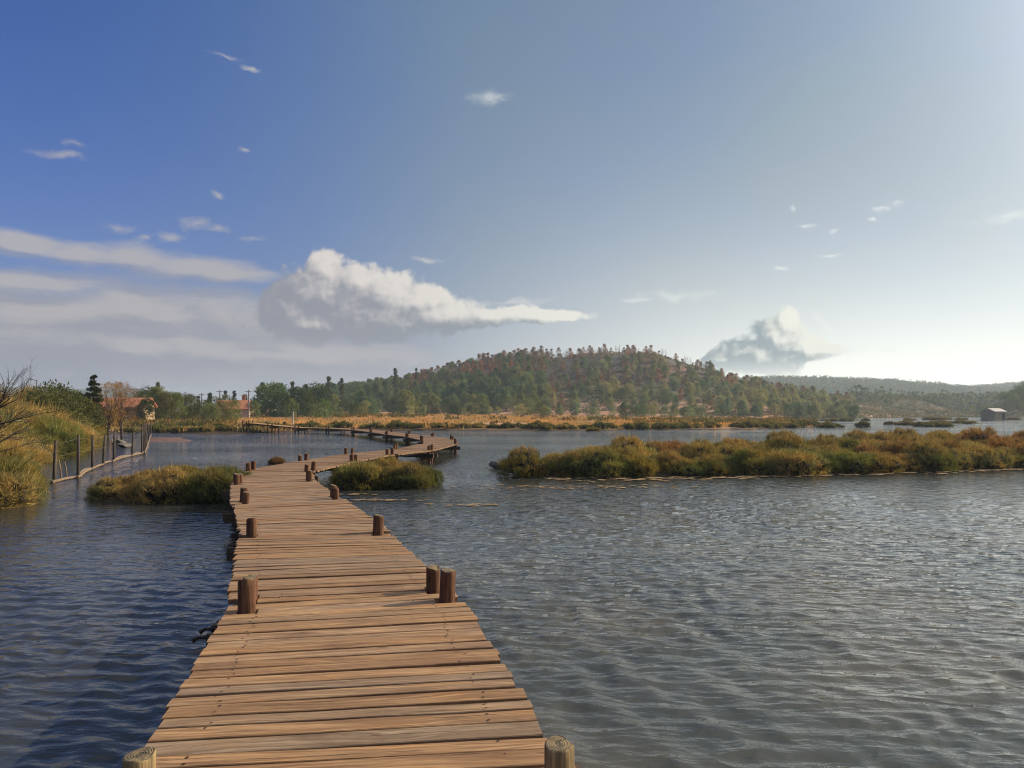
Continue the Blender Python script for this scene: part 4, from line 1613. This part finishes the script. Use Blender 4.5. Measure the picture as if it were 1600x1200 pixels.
# row of round dark trees at the hill's foot towards the inlet
for lat in (1128, 1160, 1186, 1208, 1232, 1252, 1262, 1276, 1292, 1310, 1326, 1334, 1002, 1018, 1040, 1052, 1078, 1096):
    y = trng.uniform(205, 232) if lat < 1120 else trng.uniform(228, 262)
    x = (lat - 800) / FPX * y
    put_tree('round_tree', ROUND_T, ROUND_C, x, y, trng.uniform(0.55, 0.78) * (1.15 if lat > 1200 else 0.85), trng.choice(PINE_GREEN + PINE_PALE[1:2]), 'bushy round green tree in the row along the foot of the hill', 'tree', 'round trees at the foot of the hill')

# tree belt behind the meadow
for (px, top, Y, kind) in ((215, 616, 112, 'r'), (232, 606, 120, 'r'), (247, 603, 118, 'r'), (258, 612, 116, 'r'), (270, 612, 122, 'r'), (284, 614, 128, 'r'), (228, 622, 105, 'r'),
                           (298, 616, 135, 'r'), (335, 621, 128, 'r'), (352, 618, 165, 'r'), (362, 624, 118, 'r'), (398, 626, 150, 'r'), (415, 600, 165, 'r'), (428, 597, 170, 'r'), (440, 602, 168, 'r'),
                           (455, 622, 150, 'r'), (466, 604, 165, 'r'), (480, 612, 170, 'r'), (492, 600, 180, 'r'), (500, 606, 185, 'r'), (318, 626, 120, 'r'), (330, 630, 112, 'r'),
                           (404, 604, 172, 'c'), (410, 597, 175, 'c'), (457, 596, 185, 'c'), (478, 600, 190, 'c'), (327, 612, 175, 'c'), (329, 613, 178, 'c'), (366, 608, 180, 'c'), (352, 610, 180, 'c'),
                           (383, 614, 175, 'c'), (246, 596, 130, 'c'), (222, 609, 125, 'c'), (310, 618, 160, 'c'), (617, 572, 330, 'c'), (513, 588, 230, 'c'), (534, 590, 230, 'c'), (650, 574, 330, 'c')):
    x = (px - 800) / FPX * Y
    gz = ground_z(x, Y)
    h = EYE + (643 - top) * Y / FPX - gz
    if kind == 'r':
        put_tree('round_tree', ROUND_T, ROUND_C, x, Y, h / 6.1, trng.choice(DARK + PINE_GREEN[:2]), 'dark rounded evergreen in the tree belt beyond the dry meadow', 'tree', 'evergreens behind the meadow', 1.0)
    else:
        root = put_tree('cypress_tree', CYP_T, CYP_C, x, Y, h / 9.3, trng.choice(DARK), 'slim dark cypress spire rising out of the tree belt', 'cypress', 'cypresses in the tree belt')
        root.scale = (max(h / 9.3, 0.75), max(h / 9.3, 0.75), h / 9.3)

# trees on the promontory and the slope beyond the hut
for (px, top, Y, k) in ((1393, 625, 352, 'p'), (1403, 627, 350, 'p'), (1436, 622, 352, 'p'), (1446, 618, 354, 'p'), (1453, 622, 350, 'p'), (1335, 626, 345, 'p'), (1340, 630, 340, 'p'),
                       (1384, 633, 346, 'p'), (1465, 636, 350, 'p'), (1583, 612, 305, 'p'), (1592, 606, 310, 'p'), (1600, 598, 312, 'p'), (1612, 596, 315, 'p'), (1575, 622, 300, 'p'), (1588, 622, 298, 'p'), (1596, 628, 292, 'p'), (1565, 632, 305, 'p'), (1604, 616, 300, 'p'), (1556, 634, 312, 'p'), (1520, 634, 335, 'p'), (1535, 633, 335, 'p'), (1545, 632, 330, 'p'), (1505, 637, 340, 'p')):
    x = (px - 800) / FPX * Y
    gz = ground_z(x, Y)
    h = max(2.2, EYE + (643 - top) * Y / FPX - gz)
    put_tree('round_tree', ROUND_T, ROUND_C, x, Y, h / 6.1, trng.choice(PINE_GREEN), 'green tree on the rocky point across the inlet', 'tree', 'trees across the inlet')
x = (1572 - 800) / FPX * 300
put_tree('umbrella_pine', UMB_T, UMB_C, x, 300, (EYE + 31 * 300 / FPX - ground_z(x, 300)) / 6.8, PINE_GREEN[1], 'flat-topped umbrella pine leaning out above the stone hut', 'pine tree', None)

# forest on the far hills: one mass
fr = np.random.default_rng(51)
n = 15000
yy = 400 + 790 * fr.random(n) ** 0.75
lat = fr.uniform(1090, 1760, n)
xx = (lat - 800) / FPX * yy
zz = terrain(xx, yy)
ok = (zz > 0.7) & ((fbm(xx, yy, 80, 3, 9) > -0.22) | (yy > 1060)) & ((lat > 1330) | (yy > 620))
V, Fs, nv = [], [], 0
for p in np.stack([xx, yy, zz], 1)[ok]:
    m = 18
    h = fr.uniform(6, 13)
    d = unit(fr.normal(size=(m, 3)))
    q = p + np.array([0, 0, h * 0.55]) + d * np.array([h * 0.30, h * 0.30, h * 0.45]) * fr.uniform(0.6, 1, (m, 1))
    v, f = leaves_from(q, unit(d + 0.5 * fr.normal(size=d.shape)), np.full(m, 2.2), np.full(m, 1.7), fr)
    V.append(v)
    Fs.append(f + nv)
    nv += len(v)
tag(add('far_forest', np_mesh('far_forest', np.concatenate(V), np.concatenate(Fs), [NEEDLE]), None, color=(0.085, 0.105, 0.06)), 'hazy pine forest covering the distant hills beyond the inlet', 'forest', None, 'stuff')

# ------------------------------------------------------------------ single trees on the left bank
TIER_C = crown_mesh('conifer_crown', 201, 'tiered', 6.0, 1.35, 150, 46, 0.17)
TIER_T = trunk_mesh('conifer_trunk', 202, 6.0, 0.12, 0, 0.02)
Y = 58.0
x = (146 - 800) / FPX * Y
gz = ground_z(x, Y)
put_tree('conifer_tree', [TIER_T], [TIER_C], x, Y, (EYE + 60 * Y / FPX - gz) / 6.0, (0.040, 0.052, 0.030), 'lone dark spiky conifer standing over the bank thicket', 'conifer', None)


def sparse_tree(seed, H):
    s = Shape()
    r = random.Random(seed)
    s.tube([(0, 0, -0.3), (0.1, 0, H * .25), (0.05, .1, H * .45)], [0.12, 0.10, 0.07], 7)
    for k in range(7):
        a = k * 0.9 + r.random()
        branching(seed, (0.06, 0.06, H * (0.22 + 0.03 * k)), (math.cos(a) * .6, math.sin(a) * .6, 1.0), H * 0.52, 0.05, 2, s, r, 0.0, 0.45)
    return s.mesh('sparse_trunk', [BARK], True)


SP_T = [sparse_tree(5, 4.6), sparse_tree(9, 4.6)]
SP_C = [crown_mesh('autumn_crown', 210 + i, 'sparse', 4.9, 1.6, 46, 44, 0.12) for i in range(2)]
for (px, top, Y, c, lab) in ((170, 597, 62, (0.24, 0.165, 0.06), 'thin golden autumn tree beside the dark conifer'), (192, 598, 64, (0.20, 0.12, 0.05), 'thin brown autumn tree before the tiled house')):
    x = (px - 800) / FPX * Y
    gz = ground_z(x, Y)
    put_tree('autumn_tree', SP_T, SP_C, x, Y, (EYE + (643 - top) * Y / FPX - gz) / 4.9, c, lab, 'tree', None)
for (px, top, Y) in ((70, 606, 46), (84, 600, 48), (95, 604, 52), (112, 614, 56), (122, 612, 58), (133, 620, 55)):
    x = (px - 800) / FPX * Y
    gz = ground_z(x, Y)
    put_tree('round_tree', ROUND_T, ROUND_C, x, Y, (EYE + (643 - top) * Y / FPX - gz) / 6.1, trng.choice(DARK + [(0.07, 0.066, 0.028)]), 'small dark evergreen among the thicket below the lone conifer', 'tree', 'evergreens in the bank thicket')

# bare tree leaning over the bank
s = Shape()
r_ = random.Random(77)
bx, by = -17.9, 25.0
bz = ground_z(bx, by)
lean = [(bx, by, bz - 0.3), (bx + 0.2, by, bz + 0.9), (bx + 0.75, by + 0.05, bz + 1.75)]
s.tube(lean, [0.11, 0.09, 0.07], 8)
trunk_me = s.mesh('bare_trunk', [TWIG], True)
root = tag(bpy.data.objects.new('bare_tree', None), 'leafless dark tree fanning its bare branches over the bank thicket', 'bare tree')
COL.objects.link(root)
add('trunk', trunk_me, root)
for (dx, dz, L_) in ((1.0, 0.42, 1.55), (0.9, 0.62, 1.5), (0.75, 0.75, 1.2), (1.0, 0.2, 1.3), (0.35, 0.8, 0.95), (-0.2, 0.8, 0.9)):
    s = Shape()
    branching(7, lean[2] if dz > 0.5 else lean[1], (dx, 0.1 * r_.uniform(-1, 1), dz), L_, 0.045, 3, s, r_, -0.02, 0.34)
    add('branch', s.mesh('branch', [TWIG], True), root)
for k, (px, py, Y, d, L_) in enumerate(((0, 660, 19.5, (1, 0.1, 0.35), 1.3), (8, 712, 18.6, (1, -0.1, 0.45), 1.1), (20, 690, 19.0, (0.8, 0, 0.7), 0.9))):
    s = Shape()
    x = (px - 800) / FPX * Y
    z = EYE - (py - 643) * Y / FPX
    branching(k, (x - 0.4, Y, z - 0.1), d, L_, 0.022, 2, s, r_, 0.05, 0.4)
    tag(add('dead_branch', s.mesh('dead_branch', [DRIFT if k else TWIG], True)), ('dark dead branch sticking out of the bank thicket', 'bleached dead branch caught low in the bank thicket', 'bleached thin dead branch standing in the bank thicket')[k], 'branch')

# ------------------------------------------------------------------ wire fence in the water
fence = tag(bpy.data.objects.new('wire_fence', None), 'old wire fence of thin leaning stakes standing in shallow water by the bank', 'fence')
COL.objects.link(fence)
FP = [(84, 754, 687.5), (122.5, 745.7, 680), (144.5, 732.6, 679), (160, 726.7, 679), (177.7, 720.8, 675.6), (206, 712.4, 675), (221.4, 709, 663), (225.6, 707, 661), (229, 695, 660), (232.8, 686, 659), (236, 679, 658)]
tops, feet = [], []
frng = random.Random(3)
for (px, pb, pt) in FP:
    x, y = pix(px, pb)
    z = EYE - (pt - 643) * y / FPX
    lx, ly = frng.gauss(0, 0.05), frng.gauss(0, 0.04)
    s = Shape()
    s.tube([(0, 0, -0.9), (lx * .5, ly * .5, z * .5), (lx, ly, z)], [0.055, 0.050, 0.042], 8, 0, True, None, 0.05)
    add('stake', s.mesh('stake', [STAKE], True), fence, (x, y, 0))
    tops.append(Vector((x + lx, y + ly, z - 0.08)))
    feet.append(Vector((x, y, 0.03)))
x, y = (-18.2, 23.5)
s = Shape()
s.tube([(0, 0, -0.4), (0.02, 0, 0.6), (0.05, 0, 1.15)], [0.04, 0.038, 0.034], 8)
for (px, pb, pt) in ((97, 748, 718), (106, 744, 721)):
    x, y = pix(px, pb)
    z = EYE - (pt - 643) * y / FPX
    s = Shape()
    s.tube([(0, 0, -0.5), (-0.06, 0, z * .5), (-0.13, 0.02, z)], [0.026, 0.023, 0.018], 7)
    add('short_stake', s.mesh('short_stake', [DRIFT], True), fence, (x, y, 0))
for off in (0.0, 0.42):
    for a, b in zip(tops[:-1], tops[1:]):
        s = Shape()
        a2, b2 = a - Vector((0, 0, off)), b - Vector((0, 0, off + frng.uniform(-.03, .03)))
        m = (a2 + b2) / 2 - Vector((0, 0, 0.012 * (b - a).length + 0.02))
        s.tube([a2, a2.lerp(m, .6), m, m.lerp(b2, .4), b2], [0.0035] * 5, 4)
        add('wire', s.mesh('wire', [WIRE]), fence)
for k, (a, b) in enumerate(zip(feet[:-1], feet[1:])):
    s = Shape()
    sd = Vector((0.06, -0.06, 0))
    m = (a + b) / 2 + Vector((frng.gauss(0, .05), frng.gauss(0, .05), 0.02))
    s.tube([a + sd - (b - a) * 0.12, m + sd, b + sd + (b - a) * 0.10], [0.05, 0.042, 0.03], 8, 0, True, None, 0.06)
    if k in (1, 4, 5):
        s.tube([a - sd * 1.5 + Vector((0, 0, 0.02)), m - sd * 1.2 + Vector((0, 0, 0.05)), b - sd], [0.03, 0.035, 0.028], 7)
    add('bottom_rail', s.mesh('bottom_rail', [DRIFT], True), fence)

# ------------------------------------------------------------------ rocks, driftwood and floating weed
def rock_mesh(seed, sx, sy, sz):
    r = np.random.default_rng(seed)
    V_, F_ = icosphere(3)
    n_ = np.zeros(len(V_))
    for k in range(12):
        d = unit(r.normal(size=(1, 3)))[0]
        n_ = np.minimum(n_, 0) + 0
    out_ = V_.copy()
    for k in range(9):
        d = unit(r.normal(size=(1, 3)))[0]
        h = r.uniform(0.55, 0.9)
        dist = out_ @ d
        out_ -= np.where(dist > h, dist - h, 0)[:, None] * d * 0.9
    out_ *= 1 + 0.03 * r.normal(size=(len(V_), 1))
    return np_mesh('rock', out_ * np.array([sx, sy, sz]), F_, [ROCK], False)


for k, (px, py, sx, sy, sz, lab) in enumerate(((777, 732, 0.34, 0.4, 0.20, 'grey boulder jutting from the tip of the long marsh strip'), (186, 695, 0.42, 0.5, 0.30, 'pale boulder at the bank behind the wire fence stakes'),
                                              (195, 699, 0.38, 0.5, 0.2, 'low flat boulder at the bank behind the wire fence stakes'))):
    x, y = pix(px, py)
    tag(add('boulder', rock_mesh(300 + k, sx, sy, sz), None, (x, y, 0.12), k * 1.3), lab, 'boulder')

ALGAE = make_plain('floating_weed', (0.16, 0.10, 0.045), (0.34, 0.23, 0.12), 5.0, 0.8)
ar = np.random.default_rng(61)
V, Fs, nv = [], [], 0
def weed(cx, cy, r0, n_=9):
    global nv
    a = np.linspace(0, 6.283, n_, endpoint=False)
    rr = r0 * (0.6 + 0.7 * ar.random(n_))
    top_ = np.stack([cx + rr * np.cos(a) * 1.5, cy + rr * np.sin(a), np.full(n_, 0.019 + 0.006 * ar.random())], 1)
    ctr = np.array([[cx, cy, 0.028]])
    V.append(np.concatenate([top_, ctr]))
    Fs.append(np.stack([np.arange(n_), (np.arange(n_) + 1) % n_, np.full(n_, n_)], 1) + nv)
    nv += n_ + 1
for k in range(420):
    t = ar.random()
    x = 1.0 + 26 * t
    fy = np.interp(x, [-0.5, 3, 8.4, 13, 19, 26], [25.2, 25.2, 25.9, 27.2, 29.2, 31])
    weed(x, fy - abs(ar.normal()) * (0.45 if x > 8 else 0.9) + 0.05, ar.uniform(0.04, 0.13))
for (px, py, n_, sx, sy) in ((610, 782, 26, 0.5, 0.10), (735, 790, 14, 0.4, 0.09), (560, 773, 10, 0.3, .08), (830, 762, 40, 1.2, 0.4), (960, 762, 46, 1.4, 0.3)):
    x, y = pix(px, py)
    for k in range(n_):
        weed(x + ar.normal() * sx, y + ar.normal() * sy, ar.uniform(0.03, 0.09))
tag(add('floating_weed', np_mesh('floating_weed', np.concatenate(V), np.concatenate(Fs), [ALGAE])), 'tan scraps of dead weed floating along the marsh strip', 'weed', None, 'stuff')

# mud bank at the end of the fence
MUD = make_plain('red_brown_mud', (0.10, 0.055, 0.035), (0.19, 0.105, 0.07), 1.5, 0.6)
s = Shape()
c0 = pix(262, 687)
ring = []
for k in range(26):
    a = 6.283 * k / 26
    px_, py_ = 260 + 40 * math.cos(a) * (1 + 0.25 * math.sin(3 * a) + 0.1 * math.sin(7 * a)), 687 + 6 * math.sin(a) * (1 + 0.3 * math.cos(2 * a))
    ring.append(pix(px_, py_))
s.poly([(x, y, -0.06) for x, y in ring] + [(c0[0] + (x - c0[0]) * .8, c0[1] + (y - c0[1]) * .8, 0.012) for x, y in ring] + [(*c0, 0.018)],
       [(k, (k + 1) % 26, 26 + (k + 1) % 26, 26 + k) for k in range(26)] + [(26 + k, 26 + (k + 1) % 26, 52) for k in range(26)])
tag(add('mud_bank', s.mesh('mud_bank', [MUD], True)), kind='structure')

# ------------------------------------------------------------------ buildings
TILE = make_plain('clay_roof_tiles', (0.34, 0.12, 0.06), (0.50, 0.22, 0.12), 3.0, 0.85, (3, 1, 1))
RENDER_TAN = make_plain('ochre_render', (0.24, 0.165, 0.09), (0.32, 0.23, 0.135), 1.2, 0.9)
RENDER_PINK = make_plain('pale_pink_render', (0.46, 0.31, 0.24), (0.56, 0.40, 0.32), 1.0, 0.9)
STONE = make_plain('rubble_stone', (0.25, 0.19, 0.125), (0.40, 0.32, 0.22), 4.0, 0.95)
STONE_ROOF = make_plain('pale_roof_slabs', (0.40, 0.37, 0.33), (0.55, 0.52, 0.47), 2.0, 0.9)
VOID = make_plain('dark_door_wood', (0.02, 0.017, 0.015), (0.045, 0.038, 0.03), 6.0, 0.9)
SHUTTER = make_plain('grey_blue_shutter', (0.10, 0.12, 0.13), (0.16, 0.18, 0.19), 6.0, 0.7)


def gable_house(name, label, x, y, z, w, d, h, rise, rz, wall_m, roof_m, chimney=None, door=True, windows=2, over=0.3):
    root = tag(bpy.data.objects.new(name, None), label, 'house')
    COL.objects.link(root)
    root.location = (x, y, z)
    root.rotation_euler = (0, 0, rz)
    s = Shape()
    pts = [(-w / 2, -d / 2, -.5), (w / 2, -d / 2, -.5), (w / 2, d / 2, -.5), (-w / 2, d / 2, -.5), (-w / 2, -d / 2, h), (w / 2, -d / 2, h), (w / 2, d / 2, h), (-w / 2, d / 2, h), (-w / 2, 0, h + rise), (w / 2, 0, h + rise)]
    s.poly(pts, [(0, 1, 5, 4), (2, 3, 7, 6), (1, 2, 6, 9, 5), (3, 0, 4, 8, 7), (0, 3, 2, 1)])
    add('wall', s.mesh('wall', [wall_m]), root)
    s = Shape()
    o, t = over, 0.14
    sl = rise / (d / 2)
    for sg in (-1, 1):
        e = d / 2 + o
        p = [(-w / 2 - o, sg * e, h - o * sl), (w / 2 + o, sg * e, h - o * sl), (w / 2 + o, 0, h + rise), (-w / 2 - o, 0, h + rise)]
        lo = [(a, b, c + 0.004) for a, b, c in p]
        hi = [(a, b, c + t) for a, b, c in p]
        s.poly(lo + hi, [(3, 2, 1, 0), (4, 5, 6, 7), (0, 1, 5, 4), (1, 2, 6, 5), (2, 3, 7, 6), (3, 0, 4, 7)])
    roof = add('roof', s.mesh('roof', [roof_m]), root)
    if chimney:
        s = Shape()
        s.box((chimney, 0.4, h + rise + 0.35), (0.6, 0.6, 1.3))
        s.box((chimney, 0.4, h + rise + 1.04), (0.75, 0.75, 0.1))
        add('chimney', s.mesh('chimney', [TILE]), roof)
    if door:
        s = Shape()
        s.box((w * 0.1, -d / 2 - 0.02, 1.0), (0.95, 0.06, 2.0))
        add('door', s.mesh('door', [VOID]), root)
    for k in range(windows):
        s = Shape()
        wx_ = -w * 0.3 + k * w * 0.62 / max(1, windows - 1) if windows > 1 else -w * 0.25
        s.box((wx_, -d / 2 - 0.02, h * 0.6), (0.8, 0.06, 1.0))
        add('window', s.mesh('window', [SHUTTER]), root)
    return root


def place(px, Y):
    return (px - 800) / FPX * Y, Y


x, y = place(203, 110)
gable_house('tiled_house', 'ochre house with orange tiled roof behind the bank shrubs', x, y, ground_z(x, y), 5.4, 4.4, 2.35, 1.15, R(6), RENDER_TAN, TILE, None, False, 1)
x, y = place(157, 112)
gable_house('pink_house', 'pale pink house half hidden behind the dark conifer', x, y, ground_z(x, y), 4.5, 4.0, 2.2, 1.2, R(20), RENDER_PINK, TILE, None, False, 0)
x, y = place(366, 150)
gable_house('red_roofed_house', 'low house with a pinkish red tiled roof and chimney among the trees', x, y, ground_z(x, y), 5.6, 4.6, 1.9, 1.5, R(14), RENDER_PINK, TILE, 1.7, False, 0)
x, y = 118.2, 190.0
hut = gable_house('stone_hut', 'small stone hut with a pale roof on a low islet in the lagoon', x, y, 0.08, 4.4, 3.6, 2.0, 0.75, R(24), STONE, STONE_ROOF, None, False, 0, 0.12)
s = Shape()
s.box((1.0, -1.83, 0.8), (0.95, 0.1, 1.6))
add('door', s.mesh('door', [VOID]), hut)

# ------------------------------------------------------------------ poles
CONC = make_plain('weathered_concrete', (0.16, 0.15, 0.14), (0.28, 0.26, 0.24), 3.0, 0.9)


def utility_pole(px, top, Y, lab):
    x, y = place(px, Y)
    gz = ground_z(x, y)
    h = EYE + (643 - top) * Y / FPX - gz
    root = tag(bpy.data.objects.new('utility_pole', None), lab, 'utility pole')
    COL.objects.link(root)
    root.location = (x, y, gz)
    s = Shape()
    s.tube([(0, 0, -.5), (0, 0, h)], [0.15, 0.10], 8)
    add('pole', s.mesh('pole', [CONC]), root)
    s = Shape()
    s.box((0, -0.12, h - 0.35), (1.3, 0.1, 0.1), 0.4)
    add('crossarm', s.mesh('crossarm', [CONC]), root)


utility_pole(343.5, 609, 150, 'grey utility pole next to the red roofed house, in front of cypresses')
utility_pole(388.5, 609, 148, 'tall grey utility pole beyond the chimney of the red roofed house')
utility_pole(315, 614, 160, 'thin grey utility pole above the trees between both tiled roofs')
x, y = place(57, 72)
gz = ground_z(x, y)
h = EYE + (643 - 594) * 72 / FPX - gz
root = tag(bpy.data.objects.new('street_lamp', None), 'slim street lamp with one arm rising behind the bare tree', 'street lamp')
COL.objects.link(root)
root.location = (x, y, gz)
s = Shape()
s.tube([(0, 0, -.4), (0, 0, h)], [0.07, 0.05], 8)
add('pole', s.mesh('pole', [CONC]), root)
s = Shape()
s.tube([(0, -0.03, h - 0.06), (-0.25, -0.03, h + 0.03), (-0.42, -0.03, h + 0.07)], [0.03, 0.028, 0.025], 6)
add('arm', s.mesh('arm', [CONC]), root)
s = Shape()
s.tube([(-0.40, -0.03, h + 0.055), (-0.52, -0.03, h + 0.085), (-0.66, -0.03, h + 0.10)], [0.04, 0.075, 0.03], 8)
add('lamp_head', s.mesh('lamp_head', [CONC], True), root)

# white marker post by the far landing
x, y = place(458.5, 89)
gz = max(0.2, ground_z(x, y))
root = tag(bpy.data.objects.new('marker_post', None), 'pale wooden marker post with a slanted brace at the far landing', 'post')
COL.objects.link(root)
root.location = (x, y, gz)
PALE = make_plain('pale_bare_wood', (0.50, 0.45, 0.38), (0.66, 0.60, 0.52), 5.0, 0.8)
s = Shape()
s.tube([(0, 0, -.3), (0, 0, 1.95)], [0.075, 0.065], 8)
add('upright', s.mesh('upright', [PALE]), root)
s = Shape()
s.tube([(-0.06, 0, 1.5), (-0.5, 0, 0.9)], [0.035, 0.035], 6)
add('brace', s.mesh('brace', [PALE]), root)

# ------------------------------------------------------------------ haze
bm = bmesh.new()
bmesh.ops.create_cube(bm, size=1.0)
hm = bpy.data.meshes.new('haze')
bm.to_mesh(hm)
bm.free()
m, N, out = material('haze_air')
v = N.n.new('ShaderNodeVolumePrincipled')
v.inputs['Color'].default_value = (0.74, 0.88, 1.0, 1)
v.inputs['Density'].default_value = 0.00033
v.inputs['Anisotropy'].default_value = 0.30
N.l.new(v.outputs[0], out.inputs['Volume'])
hm.materials.append(m)
hz = add('haze', hm)
hz.location = (0, 850, 30)
hz.scale = (4400, 2500, 64)
tag(hz, 'thin pale haze hanging over lagoon and hills', 'haze', None, 'stuff')
